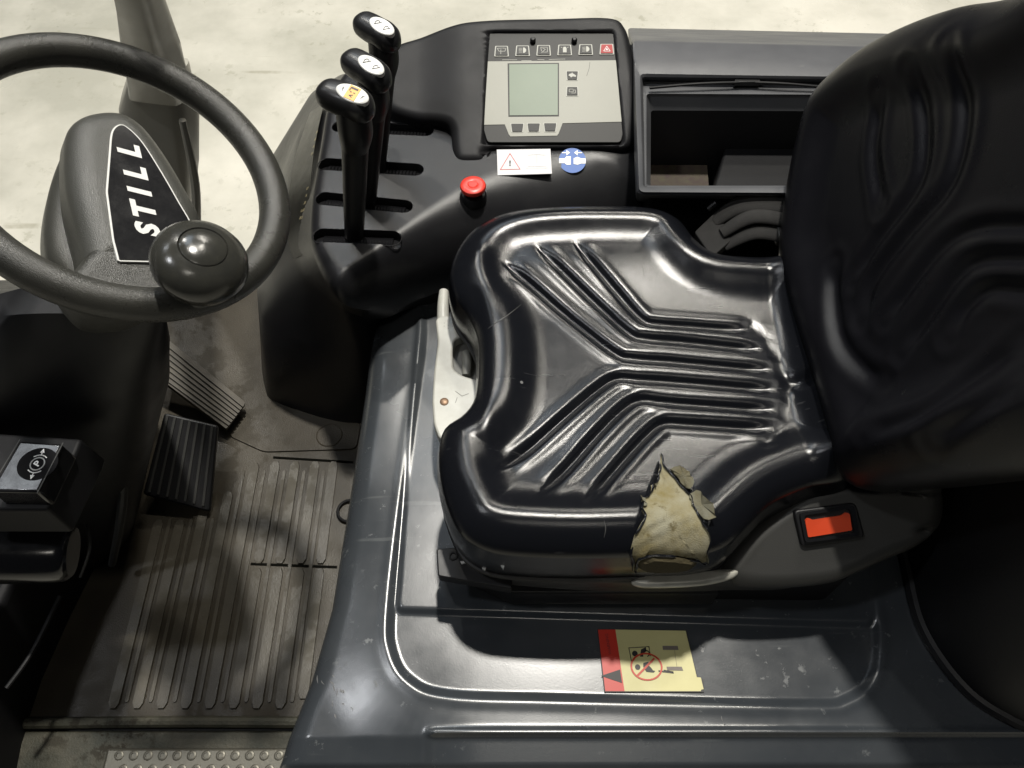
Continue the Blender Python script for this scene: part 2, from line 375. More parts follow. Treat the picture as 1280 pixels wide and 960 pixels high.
ridge = F0.pix(540, 915)[1]; ridge2 = F0.pix(540, 953)[1]
def hood_h(q):
    x, y = q[:, 0], q[:, 1]
    so = pdist(q, outer, True)*np.where(inside(q, outer), 1, -1); si = pdist(q, inner, True)*np.where(inside(q, inner), 1, -1)
    h = -.0065*ss(-.004, .008, so) + .0012*np.exp(-((so+.006)/.006)**2)
    h += .006*ss(-.006, .003, si)
    h += -.010*ss(0, .10, np.maximum(0, -so)*ss(-.02, -.12, x))                    # shoulder falls away gently
    # near ledge: crease then a second, lower crease
    xs = ss(-.105, -.088, x)
    h += -.006*ss(0, .006, ridge - y)*xs - .30*np.maximum(0, ridge-.004-y)*1.0
    h += .004*np.exp(-((y-ridge)/.004)**2)*xs
    h += -.9*np.maximum(0, ridge2 - y)
    # soft pressed-in scallop on the front strip near the console
    h += .004*np.exp(-((y-P(440, 440, ZH)[1])/.03)**2)*ss(-.12, -.2, x)
    d = x - xl(y); r = .034
    dd = np.clip(d, 0, r); h += -r*1.2 + 1.2*np.sqrt(np.maximum(r*r-(r-dd)**2, 0))
    return h
ys = np.linspace(.02, .83, 400); us = np.r_[np.linspace(0, .06, 24), np.linspace(.063, 1, 560)]
V = []
XR = .92
for y in ys:
    x0 = xl(y); xx = x0 + (XR-x0)*us; q = np.c_[xx, np.full(len(xx), y)]
    V.append(np.c_[q, ZH+hood_h(q)])
nx = len(us); ny = len(ys)
# front wall rows
G = np.array(V)          # ny,nx,3
w1 = G[:, :1].copy(); w1[..., 2] = ZH-.10; w1[..., 0] += .006
w2 = G[:, :1].copy(); w2[..., 2] = ZF-.02; w2[..., 0] += .03
G = np.concatenate([w2, w1, G], 1); nx += 2
m = M(); m.add(G.reshape(-1, 3), [(j*nx+i, j*nx+i+1, (j+1)*nx+i+1, (j+1)*nx+i) for j in range(ny-1) for i in range(nx-1)])
# near side wall and far closing
b = G[0].copy(); b[:, 2] = ZF-.2; m.add(np.vstack([b, G[0]]), [(i, i+1, nx+i+1, nx+i) for i in range(nx-1)])
hood_o = build('moulded_cover', m, m_hood, hood, 50)
# rear black cover and its seal
curve = cat([F0.pix(*p) for p in [(1095, 560), (1118, 640), (1133, 712), (1152, 785), (1195, 850), (1245, 890), (1330, 925), (1500, 960)]], 8, False)
rear = thing('rear_cover', 'matt black rear body cover edged by a curved rubber seal, right of the seat', 'body panel', (*P(1250, 700, ZH)[:2], ZH))
poly = np.vstack([curve, [(1.1, curve[-1, 1]), (1.1, .9), (curve[0, 0], .9)]])
m = M(); prism(m, F0, poly, -.03, .30); build('cover_wall', m, m_void, rear)
m = M(); tube(m, F0.w(curve[:-6], .004), .0085, 10, 1); build('rubber_seal', m, m_blk, rear)
m = M(); tube(m, F0.w(curve[:-6]+np.array([.014, .012]), .03), .005, 8, 1); build('trim_bead', m, m_hip, rear)

# ================================================================== CONSOLE
con = thing('control_console', 'black moulded side console with four lever slots, right of the steering wheel', 'console', (-.1, .8, ZF))
Z0 = -.05
cp = [(440, 90, -.07), (414, 125, -.07), (401, 190, -.075), (389, 270, -.072), (393, 322, -.075), (424, 376, -.09), (475, 388, -.14), (525, 374, -.16), (580, 352, -.16), (650, 330, -.16), (740, 306, -.16), (806, 280, -.15), (806, 180, -.08), (800, 100, -.07), (792, 62, -.07), (700, 46, -.07), (560, 58, -.07), (480, 74, -.07)]
wdp = [.02]*4 + [.02, .025, .032, .045, .08, .12, .12, .12] + [.03]*6
c3 = cat([np.r_[P(*q), k] for q, k in zip(cp, wdp)], 16)      # xy + edge z, smooth
c2 = c3[:, :2]; re = np.maximum(Z0 - c3[:, 2], .015); we = c3[:, 3]
def con_h(q, d):
    n_ = len(q); W = np.zeros(n_); r = np.zeros(n_); wd = np.zeros(n_)
    for i in range(0, len(c2), 3):
        k = 1/(np.sum((q-c2[i])**2, 1) + 2e-5)**2; W += k; r += k*re[i]; wd += k*we[i]
    r /= W; wd /= W
    r[:len(c2)] = re if area2(c2) > 0 else re[::-1]
    t = np.clip(d/wd, 0, 1)
    return -r + r*np.sqrt(np.maximum(1-(1-t)**2, 0))
m = M(); pillow(m, flat(Z0), c2, con_h, 12, 46, er=.09, centre=P(600, 200, Z0)[:2])
o_ = ccw(c2)
edge = np.vstack([m.v[0][:len(o_)]])
def lower(pts, z, inset):
    """footprint loop at z: left control points given in pixels, the others follow the top outline"""
    q = []
    for i, cc in enumerate(cp):
        if i < len(pts) and pts[i] is not None: q.append(P(*pts[i], z)[:2])
        else:
            p = P(*cc)[:2]; q.append((p[0], max(p[1]+.004, .80 if z < -.2 else 0)))
    l = cat(q, 16); l = l if area2(c2) > 0 else l[::-1]
    return np.c_[l, np.full(len(l), z)]
loops = [edge, lower([(432, 92), (386, 138), (366, 205), (357, 280), (374, 338), (424, 384)], -.165, .004),
         lower([(400, 110), (356, 205), (332, 300), (322, 372), (346, 412), (444, 440)], -.26, .01),
         lower([(350, 190), (330, 300), (326, 400), (330, 478), (352, 505), (455, 528)], ZF+.002, .02)]
m2 = M(); ringloft(m2, loops[::-1], True, False)
m.v += m2.v; m.f += [tuple(i+m.n for i in q) for q in m2.f]; m.n += m2.n
con_o = build('console_body', m, m_plas, con, 60)
# slots cut into it
FC = flat(Z0)
slots = [((402, 294), (490, 297)), ((405, 248), (505, 258)), ((408, 205), (519, 212)), ((425, 158), (532, 163))]
cutm = M()
def capsule(a, b, r, n=10):
    a, b = np.array(a), np.array(b); d = b-a; ang = math.atan2(d[1], d[0]); t = np.linspace(-math.pi/2, math.pi/2, n)
    return np.vstack([np.c_[b[0]+r*np.cos(t+ang), b[1]+r*np.sin(t+ang)], np.c_[a[0]+r*np.cos(t+ang+math.pi), a[1]+r*np.sin(t+ang+math.pi)]])
for a, b in slots: prism(cutm, FC, capsule(FC.pix(*a), FC.pix(*b), .0130), -.03, .03)
cut = build('cutter', cutm, m_blk, None, 0)
bo = con_o.modifiers.new('slots', 'BOOLEAN'); bo.object = cut; bo.operation = 'DIFFERENCE'; bo.solver = 'EXACT'
dg = bpy.context.evaluated_depsgraph_get(); me = bpy.data.meshes.new_from_object(con_o.evaluated_get(dg))
con_o.modifiers.clear(); con_o.data = me; bpy.data.objects.remove(cut)
me.set_sharp_from_angle(angle=math.radians(40))
for a, b in slots:     # ribbed rubber gaiter in each slot and a soft lip round it
    pa, pb = FC.pix(*a), FC.pix(*b); m = M(); n = 26
    for i in range(n):
        t = (i+.5)/n; c = pa+(pb-pa)*t; d = (pb-pa)/np.linalg.norm(pb-pa); nn = np.array([-d[1], d[0]])
        tube(m, np.vstack([FC.w(c-nn*.0125, -.016), FC.w(c, -.009), FC.w(c+nn*.0125, -.016)]), .0022, 6, 3)
    prism(m, FC, capsule(pa, pb, .0125), -.024, -.015)
    build('slot_gaiter', m, m_gait, con)
    m = M(); tube(m, FC.w(capsule(pa, pb, .0134), -.0020), .0008, 6, 1, closed=True); build('slot_lip', m, m_plas2, con)
# smoked side cover with faded figures on the console's front flank
side = lambda px, py, z: P(px, py, z)
qa = [P(408, 132, -.085), P(396, 190, -.09), P(389, 270, -.09), P(390, 318, -.10)]; qb = [P(391, 142, -.150), P(371, 205, -.155), P(361, 280, -.155), P(370, 325, -.158)]
A, B = cat(qa, 8, False), cat(qb, 8, False); off = np.array([-.0035, -.001, .004])
m = M(); g = np.vstack([A+off, B+off]); n = len(A); m.add(g, [(i, i+1, n+i+1, n+i) for i in range(n-1)]); build('smoked_cover', m, m_clear, con)
fr = Frame((A[len(A)//2+6]*.4+B[len(A)//2+6]*.6)+off*1.35, (B[-6]-A[-6])*-1, (A[4]-A[-6]))
for r in range(9):
    c = fr.pix(384-r*1.6, 236+r*9) if r < 5 else fr.pix(397-(r-5)*2, 165+(r-5)*9)
    tx = random.choice(['6600', '8806', '0660']) if r < 5 else '88'
    for k, ch in enumerate(tx):
        m = M(); text_mesh(m, ch, fr, c + np.array([(k-len(tx)/2)*.0042, 0]), .0072, 0, .0005); build('faded_figure', m, m_gold, con, 0)
# raised bezel hood around the display
FB = Frame((0, P(690, 184, -.040)[1], -.040), (1, 0, 0), (0, 1, .36))
bz = cat([FB.pix(*p) for p in [(490, 50), (520, 38), (560, 27), (610, 21), (690, 19), (762, 18), (782, 30), (791, 60), (797, 110), (796, 160), (785, 183), (740, 184), (680, 184), (625, 184), (608, 187), (604, 200), (577, 202), (566, 192), (562, 158), (548, 148), (515, 142), (487, 133), (478, 118), (480, 80)]], 6)
def bz_h(q, d):
    base = edge_round(.014)(q, d)*1.0
    L = FB.pix(600, 100)[0]
    base += .012*ss(L-.02, L-.10, q[:, 0])*-1
    pan = FB.poly([(612, 40), (766, 40), (779, 178), (605, 178)]); ins = pdist(q, pan, True)*np.where(inside(q, pan), 1, -1)
    return base - .010*ss(-.004, .002, ins)
m = M(); pillow(m, FB, bz, bz_h, 8, 60, er=.014, skirt=((.002, -.03), (.004, -.085)), centre=FB.pix(660, 110)); build('display_bezel', m, m_plas2, con, 50)

# ---- display unit
FD = Frame(FB.o + FB.n*-.009, FB.u, FB.v)
disp = thing('display_unit', 'beige and black display panel with grey screen and rows of symbol keys', 'display', FD.w([(FD.pix(690, 110))], 0)[0])
pl = roundpoly(FD.poly([(612, 39), (767, 39), (781, 160), (776, 180), (609, 180), (603, 160)]), .006)
m = M(); prism(m, FD, pl, 0, .004, .0006); bev(build('housing', m, m_dface, disp), .0008)
T = .0041
m = M(); prism(m, FD, FD.poly([(610, 79), (775, 77.5), (779.5, 153), (700, 155), (698, 171), (638, 171), (631.5, 155), (605.5, 157)]) if False else FD.poly([(610, 79), (775, 77.5), (780, 154), (703, 156), (698, 169), (696, 171.5), (638, 172.5), (636, 170), (631, 157.5), (605, 158)]), T-.001, T+.0006); build('beige_face', m, m_panel, disp, 0)
m = M(); prism(m, FD, FD.poly([(634.5, 81.5), (698.5, 81), (698.5, 147.5), (635.5, 148)]), T, T+.0009); build('screen_frame', m, m_dface, disp, 0)
m = M(); prism(m, FD, FD.poly([(636.5, 83), (697, 82.5), (697, 146), (637, 146.5)]), T+.0002, T+.0013); build('screen', m, m_lcd, disp, 0)
def key(px, py, w_, h_, km, icon, frm=m_print, flip=0):
    c = FD.poly([(px-w_/2-flip, py-h_/2), (px+w_/2+flip, py-h_/2), (px+w_/2-flip, py+h_/2), (px-w_/2+flip, py+h_/2)]); cc = c.mean(0)
    m = M(); prism(m, FD, roundpoly(cc+(c-cc)*1.0, .0012, 3), T, T+.0011); f_ = build('key_frame', m, frm, disp)
    m = M(); prism(m, FD, roundpoly(cc+(c-cc)*np.array([.87, .84]), .001, 3), T, T+.0022, .0003); k = build('key', m, km, f_)
    if icon:
        m = M(); U = (c[:, 0].max()-c[:, 0].min())/2
        for kind, *a in icon:
            if kind == 'l': line(m, FD, [cc+np.array(p)*U for p in a[0]], .0007 if len(a) < 2 else a[1], T+.0021, T+.0025)
            if kind == 'p': prism(m, FD, [cc+np.array(p)*U for p in a[0]], T+.0021, T+.0025)
        build('key_symbol', m, m_print if km != m_redkey else m_wprint, k, 0)
half = [(.05, .42), (.3, .38), (.48, .15), (.48, -.15), (.3, -.38), (.05, -.42)]
beam = [('l', [(-.1, y), (-.5, y)]) for y in (.3, .1, -.1, -.3)] + [('p', half)]
icons = [[('l', [(-.6, .35), (.1, .38), (.6, .35), (.45, -.1), (-.35, -.1), (-.6, .35)]), ('l', [(-.1, .15), (-.1, -.5)])], beam,
         [('l', [(-.4, .4), (.5, .4), (.5, -.35), (-.2, -.35)]), ('l', [(-.4, .4), (-.3, -.2)]), ('l', [(-.1, .2), (.25, .1), (-.3, -.45)])],
         [('p', [(-.25, -.45), (.25, -.45), (.25, .15), (.15, .4), (-.15, .4), (-.25, .15)]), ('l', [(-.5, .35), (-.35, .25)]), ('l', [(.5, .35), (.35, .25)])],
         [('l', [(-.05, y), (-.45, y-.05)]) for y in (.3, .1, -.1, -.3)] + [('p', half)], [('l', [(0, .38), (.45, -.38), (-.45, -.38), (0, .38)]), ('p', [(0, .1), (.15, -.2), (-.15, -.2)])]]
for k in range(6): key(627+k*26.2, 66.5-k*.5, 17, 13, m_redkey if k == 5 else m_key, icons[k], m_print, -.6)
hare = [('p', [(-.6, -.05), (-.45, .2), (-.1, .3), (0, .5), (.05, .3), (.3, .15), (.6, -.1), (.5, -.3), (.1, -.2), (-.2, -.4), (-.35, -.2)])]
key(715, 97, 15, 12, m_key, hare, m_print, .6); key(715, 116.5, 15, 12, m_key, [('l', [(-.5, .3), (.15, .3), (.15, -.2), (-.5, -.2), (-.5, .3)]), ('l', [(.3, .15), (.5, .15), (.5, -.4), (-.1, -.4)])], m_print, -.3)
for k in range(3): key(646.5+k*20.5, 162-k*.3, 16, 11.5, m_key, None, m_print, .8)
m = M()
for (a, b) in [((628, 77), (646, 77)), ((652, 78), (664, 78)), ((672, 76.5), (680, 77)), ((686, 76.5), (706, 76))]: line(m, FD, [FD.pix(*a), FD.pix(*b)], .0007, T, T+.0004)
build('fine_print', m, m_print, disp, 0)
m = M(); line(m, FD, [FD.pix(737, 80), FD.pix(736, 88), FD.pix(733, 97)], .0005, T, T+.0008); build('scratch', m, m_dface, disp, 0)
for px in (666, 717.5):
    m = M(); c = FD.w([FD.pix(px, 54)], .003)[0]; lathe(m, c, FD.n, [(.0045, 0), (.0045, .006), (.0025, .0085), (0, .009)], 14); build('locating_peg', m, m_blk, disp)

# ---- warning stickers on the console
def onto(objs, px, py, lift=.0006):
    best = None
    dvec = Vector(ray(px, py)).normalized()
    for b, off in objs:
        h = b.ray_cast(Vector(CAM) - off, dvec)
        if h[0] is not None and (best is None or h[3] < best[3]): best = (h[0]+off, h[1], 0, h[3])
    p = np.array(best[0]); n = np.array(best[1]); n = n if n @ np.array(dvec) < 0 else -n
    return p + n*lift, n
def bvh(o):
    me = o.data; bm = BVHTree.FromPolygons([v.co[:] for v in me.vertices], [tuple(p.vertices) for p in me.polygons]); return (bm, Vector(WL[o.name]))
con_b = [bvh(con_o)]
def fitframe(objs, x0, y0_, x1, y1, lift):
    g = np.array([onto(objs, a, b, 0)[0] for a in np.linspace(x0, x1, 7) for b in np.linspace(y0_, y1, 5)]); c = g.mean(0)
    n = np.linalg.svd(g-c)[2][2]; n = n if n[2] > 0 else -n; k = ((g-c) @ n).max()
    return Frame(c + n*(k+lift), (1, 0, 0), np.cross(n, (1, 0, 0)))
p0, n0 = onto(con_b, 655, 203); print('console sticker', p0, n0)
FS = fitframe(con_b, 619, 190, 692, 221, .0024)
st = thing('warning_label', 'small white label with red warning triangle and open book, below the display', 'label', p0)
q = FS.poly([(621, 187), (688, 186), (690, 217), (622, 219)])
m = M(); prism(m, FS, q, -.0012, 0); build('label_sheet', m, m_swhite, st, 0)
m = M(); line(m, FS, FS.poly([(637.5, 192), (650, 211.5), (625.5, 212)]), .0009, 0, .0004, True); build('triangle', m, mat('triangle_red', (.5, .05, .05), .5), st, 0)
m = M(); text_mesh(m, '!', FS, FS.pix(637.5, 204.5), .014, 0, .0005, .0004); build('exclamation_mark', m, m_kprint, st, 0)
m = M(); line(m, FS, FS.poly([(660, 194), (671, 193), (671, 208), (660, 208)]), .0004, 0, .0003, True); line(m, FS, FS.poly([(671, 193), (682, 194), (682, 208), (671, 208)]), .0004, 0, .0003, True); line(m, FS, FS.poly([(657.5, 197), (657.5, 210), (684, 210), (684, 197)]), .0004, 0, .0003); build('book_symbol', m, m_pgrey, st, 0)
st = thing('seat_belt_label', 'round blue label with white seat belt buckle halves and arrows', 'label', FS.w([FS.pix(715, 200)])[0])
FS = fitframe(con_b, 697, 190, 734, 219, .0010); c = FS.pix(715.5, 200.5); r = abs(FS.pix(732.5, 200.5)[0]-c[0])
m = M(); prism(m, FS, disc(FS, c, r, 40), -.0012, .0); build('label_disc', m, m_blue, st, 0)
m = M()
for pts in ([(699, 198), (706, 198), (708, 195.5), (713.5, 195.5), (713.5, 206), (708, 206), (706, 204), (699, 204)], [(732, 198), (726, 198), (722, 196), (717, 198), (717, 205), (722, 206), (726, 204.5), (732, 204.5)]): prism(m, FS, FS.poly(pts), 0, .0004)
for s, x in ((1, 712), (-1, 718)):
    line(m, FS, FS.poly([(x-9*s, 191), (x-2*s, 191)]), .0016, 0, .0004); prism(m, FS, FS.poly([(x-4*s, 187.5), (x+.5*s, 191), (x-4*s, 194.5)]), 0, .0004)
build('buckle_symbol', m, m_wprint, st, 0)
# ---- emergency stop
e0, en = onto(con_b, 592, 246, 0)
es = thing('emergency_stop', 'red mushroom stop button on the grey console between levers and seat', 'stop button', e0)
ax = np.array([0, 0, 1.0]); sc = lambda p: [(a*1.16, b_*1.1) for a, b_ in p]
m = M(); lathe(m, e0, ax, sc([(.0165, -.006), (.0165, .003), (.0145, .006), (.0105, .0065), (.010, .014)])); build('button_collar', m, m_plas2, es)
m = M(); lathe(m, e0+ax*.013, ax, sc([(.0095, 0), (.0135, .002), (.0158, .004), (.0165, .007), (.0155, .0098), (.0125, .0115), (.0075, .0118), (.0062, .0112), (.0055, .0118), (0, .0119)])); build('button_cap', m, m_red, es)

# ================================================================== LEVERS
lev = [dict(k=((397, 112), (466, 138)), z=.168, base=(440, 290, Z0), lab='lever nearest the seat, its black knob marked with an orange and white badge', badge='o', sc=1.06),
       dict(k=((430, 70), (485, 104)), z=.150, base=(455, 253, Z0), lab='middle black lever of the three, its knob with a plain white oval badge', badge='w', sc=1.0),
       dict(k=((445, 24), (497, 54)), z=.135, base=(468, 209, Z0), lab='black lever farthest from the seat, beside the display hood, with white oval badge', badge='w', sc=1.0)]
for L in lev:
    z = L['z']; a, b = P(*L['k'][0], z), P(*L['k'][1], z-.006); B0 = P(*L['base'])
    t = thing('hydraulic_lever', L['lab'], 'lever', B0, 'console levers')
    ax = b-a; ln = np.linalg.norm(ax); ax /= ln; wv = np.cross([0, 0, 1.], ax); wv /= np.linalg.norm(wv); uv = np.cross(ax, wv)
    # knob: rounded elongated head, nose at the left, flat badge facet on the right
    s = L['sc']; loops = []
    prof = [(0, .0005, .0), (.02, .0055, 0), (.08, .0105, 0), (.18, .0138, 0), (.34, .0150, 0), (.5, .0152, .0), (.68, .0155, -.000), (.84, .0142, -.002), (.93, .0105, -.004), (.98, .0062, -.006), (1.0, .0005, -.007)]
    pr = cat(prof, 4, False); th = np.linspace(0, 2*math.pi, 28, endpoint=False)
    for tt, r, dz in pr:
        r = max(r, .0003); c = a + ax*ln*tt + uv*dz
        cs, sn = np.cos(th), np.sin(th); e = .8
        loops.append(c + r*s*1.12*(np.sign(cs)*np.abs(cs)**e)[:, None]*wv*1.12 + r*s*(np.sign(sn)*np.abs(sn)**e)[:, None]*uv*1.08)
    m = M(); ringloft(m, loops); build('knob', m, m_knob, t)
    # neck and stem
    c1 = a + ax*ln*.62 - uv*.008
    top = c1; mid1 = c1 + np.array([-.001, -.003, -.030]); mid2 = c1*.68 + B0*.32 + np.array([.001, 0, -.014]); end = B0 + np.array([0, 0, -.018])
    m = M(); tube(m, [top, mid1, mid1+(mid2-mid1)*.55], [.0195*s, .0205*s, .0165*s], 18, 6, 1.0, ref=(1, 0, 0)); build('grip', m, m_blk, t)
    m = M(); tube(m, [mid1, mid2, (mid2+end)/2, end], [.0155, .0145, .0132, .0115], 14, 5, 1.15, ref=(1, 0, 0)); build('stem', m, m_blk, t)
    # badge on the knob's upper right flank
    bc = a + ax*ln*.66; bn = uv*.96 + ax*.10 + wv*-.18; bn /= np.linalg.norm(bn)
    u_ = ax - (ax @ bn)*bn; fb = Frame(bc + bn*.0162*s, u_, np.cross(bn, u_))
    m = M(); e = disc(fb, (0, 0), .0195*s, 32, .0108*s); ringloft(m, [fb.w(e, -.006), fb.w(e, .0006), fb.w(e*.93, .0014)]); bd = build('badge', m, m_wprint, t)
    m = M()
    if L['badge'] == 'o':
        text_mesh(m, 'f', fb, (-.0125, .0), .008, .3, .0018); build('badge_mark', m, m_kprint, bd, 0)
        m = M(); text_mesh(m, 'f', fb, (.0125, 0), .008, -.3, .0018); build('badge_mark', m, m_kprint, bd, 0)
        m = M(); prism(m, fb, [(-.0068, -.0095), (.0068, -.0095), (.0068, .0095), (-.0068, .0095)], .0012, .0020); build('orange_tab', m, m_amber, bd, 0)
        m = M(); prism(m, fb, [(-.0045, .005), (.0045, .005), (.0045, .0075), (-.0045, .0075)], .0019, .0023); line(m, fb, [(-.0045, .002), (-.0045, .006)], .0012, .0019, .0023); text_mesh(m, '- -', fb, (0, .001), .007, 0, .0023, .0003); text_mesh(m, '<', fb, (0, -.005), .008, 0, .0023, .0003); build('tab_symbol', m, m_kprint, bd, 0)
    else:
        for sgn in (-1, 1):
            m = M()
            th2 = np.linspace(.6, 4.4, 9); r2 = .0036
            line(m, fb, [(sgn*.0075 + r2*math.cos(q_)*.8, r2*math.sin(q_)) for q_ in th2], .0007, .0013, .0018)
            line(m, fb, [(sgn*.0075-.002, -.004), (sgn*.0075+.004, .0035)], .0008, .0013, .0018)
            build('badge_mark', m, m_kprint, bd, 0)

# ================================================================== STORAGE TRAY / SIDE RAIL
tray = thing('storage_tray', 'grey side tray with stepped rim and dark compartment, behind the seat cushion', 'storage tray', P(920, 160, -.1))
def rect(z, pts): return np.array([P(x, y, z) for x, y in pts])
def rr(loop, r): return roundpoly(loop, r, 5)
zt = .02
L = [rect(-.30, [(785, 35), (1250, 45), (1250, 260), (795, 262)]),
     rect(zt-.030, [(790, 50), (1200, 60), (1215, 250), (795, 246)]),
     rect(zt-.006, [(791, 52), (1200, 62), (1210, 246), (797, 243)]),
     rect(zt-.004, [(792, 70), (1200, 80), (1210, 243), (798, 241)]),
     rect(zt+.002, [(793, 76), (1200, 84), (1210, 242), (799, 240)]),
     rect(zt, [(800, 92), (1190, 98), (1200, 236), (803, 236)]),
     rect(zt-.004, [(802, 96), (1188, 101), (1198, 234.5), (805, 234.5)]),
     rect(zt-.018, [(804, 101), (1186, 106), (1197, 234), (806, 234)]),
     rect(zt-.019, [(808, 117), (1180, 119), (1196, 233), (808, 233)]),
     rect(zt-.024, [(809, 119.5), (1179, 121), (1195, 232), (809, 232)]),
     rect(zt-.13, [(820, 152), (1170, 153), (1186, 300), (818, 300)]) ]
L[-1] = np.c_[L[-2][:, :2] + np.array([[.008, -.008], [-.008, -.008], [-.008, .004], [.008, .004]]), np.full(4, zt-.045)]
m = M(); ringloft(m, [rr(q[::-1], .009 if i < 6 else .006) for i, q in enumerate(L)], False, False); build('tray_rim', m, m_rail, tray, 35)
q = L[-1]; bot = q.copy(); bot[:, 2] = -.16
m = M(); ringloft(m, [rr(q[::-1], .006), rr(bot[::-1], .006)], False, True); build('compartment', m, m_void, tray, 35)
m = M(); tube(m, [P(812, 110, zt-.012), P(870, 105, zt-.008), P(925, 103, zt-.008)], .0022, 8); tube(m, [P(943, 103, zt-.008), P(985, 105, zt-.008), P(1040, 110, zt-.012)], .0022, 8); build('retaining_rod', m, m_plas2, tray)
m = M(); prism(m, flat(zt-.014), flat(zt-.014).poly([(917, 100), (948, 100), (949, 108), (917, 108)]), 0, .008); bev(build('rod_clip', m, m_blk, tray), .001)
fi = flat(-.10); m = M(); prism(m, fi, roundpoly(fi.poly([(905, 180), (1100, 182), (1110, 270), (880, 270)]), .008), -.05, .0, .004); bev(build('inner_box', m, m_plas2, tray), .004)
fi = flat(-.155); m = M(); prism(m, fi, fi.poly([(806, 206), (880, 206), (884, 262), (806, 262)]), 0, .02); build('dirty_insert', m, mat('dirty_wood', (.07, .06, .035), .7, grain=80, gstr=.6, var=(60, (.05, .03, .03), 1.0)), tray, 0)

# ================================================================== SEAT
seat = thing('driver_seat', 'black vinyl driver seat with torn cushion corner and sculpted channels', 'seat', P(790, 500, -.2))
FSn = flat(-.03)
co = [(575, 312), (600, 287), (640, 272), (700, 266), (760, 265), (815, 268), (848, 282), (868, 306), (892, 323), (935, 328), (985, 330), (1015, 350), (1040, 400), (1062, 480), (1075, 560), (1062, 600), (1010, 612), (965, 632), (935, 660), (908, 686), (870, 697), (800, 699), (730, 701), (660, 699), (612, 693), (580, 676), (562, 645), (551, 605), (549, 568), (556, 540), (580, 522), (594, 500), (598, 460), (596, 425), (585, 400), (568, 375), (563, 345)]
cout = resample(cat([FSn.pix(*p) for p in co], 10), 800)
fz = flat(-.002)
gro = [[(625, 322), (660, 348), (720, 396), (770, 434), (795, 441), (850, 445), (972, 457)],
       [(666, 303), (700, 332), (750, 376), (788, 409), (810, 416), (860, 420), (960, 431)],
       [(714, 298), (740, 325), (775, 362), (804, 391), (825, 397), (870, 400), (944, 406)],
       [(617, 588), (660, 556), (710, 512), (748, 480), (772, 466), (800, 467), (860, 471), (976, 482)],
       [(668, 620), (705, 585), (745, 540), (780, 505), (803, 493), (840, 496), (976, 507)],
       [(725, 632), (755, 600), (785, 565), (810, 538), (830, 523), (860, 523), (972, 531)]]
gro = [cat([fz.pix(*p) for p in g], 5, False) for g in gro]
arc = cat([fz.pix(*p) for p in [(942, 400), (966, 425), (984, 460), (989, 492), (982, 530), (962, 548)]], 6, False)
fieldL = fz.pix(600, 450)[0]; xback = fz.pix(985, 450)[0]
ridge_front = cat([fz.pix(*p) for p in [(600, 320), (607, 360), (610, 420), (608, 500), (612, 560)]], 6, False)
tearp = fz.poly([(826, 572), (800, 640), (790, 690), (880, 690), (884, 650), (850, 610)])
def cushion_h(q, d):
    x, y = q[:, 0], q[:, 1]
    r = .030; dd = np.minimum(d, r); h = .022*np.sqrt(np.maximum(1-(1-dd/r)**2, 0)) + .003
    crest = np.exp(-((d-.036)/.022)**2)
    dish = ss(.03, .085, d)
    h = h + .006*crest - .008*dish
    far = ss(.60, .72, y); near = ss(.43, .33, y)
    h += .010*far*ss(-.1, .05, x)*ss(.0, .05, d) + .006*near*ss(.0, .05, d)
    xb = ss(xback-.005, xback+.055, x); h += .030*xb*ss(0, .03, d)
    for k, g in enumerate(gro):
        e = pdist(q, g); t0 = np.hypot(*(q-g[0]).T)
        fade = ss(.0, .018, t0)
        t1 = np.hypot(*(q-g[-1]).T); t0e = ss(.0, .05, t0); wv = .0030 + .0018*t0e
        h += (.25+.75*t0e)*fade*ss(-.006, .036, t1)*(-.0048*np.exp(-(e/wv)**2) + .0013*ss(.012, .04, t0)*ss(.0, .02, t1)*np.exp(-((e-.0115)/.0058)**2))
        # each diagonal channel starts as a sharp pinch
    e = pdist(q, arc); h += -.0022*np.exp(-(e/.010)**2)
    e = pdist(q, ridge_front); h += .0025*np.exp(-(e/.012)**2)
    # seam notch at the back of the cushion
    nb = fz.pix(1010, 473); h += -.012*np.exp(-((x-nb[0])/.016)**2 - ((y-nb[1])/.010)**2)
    # hole under the tear: stuffing lost
    h += -.004*ss(-.002, .006, np.where(inside(q, tearp), 1, -1)*pdist(q, tearp, True))
    # slow unevenness of old padding
    h += .0005*np.sin(x*31+y*17)*np.sin(y*27-x*9)
    return h
m = M(); pillow(m, FSn, cout, cushion_h, 16, 190, er=.030, centre=fz.pix(800, 480), skirt=((.003, -.012), (.004, -.03), (.002, -.05), (-.006, -.066), (-.02, -.072)))
cush = build('cushion', m, m_vinyl, seat, 80)
# welt line along the lower edge of the cushion
m = M(); fw = flat(-.092); tube(m, fw.w(resample(cout, 220)*1.0, 0), .0035, 8, 1, closed=True); build('cushion_piping', m, m_blk, cush)
cb = [bvh(cush)]

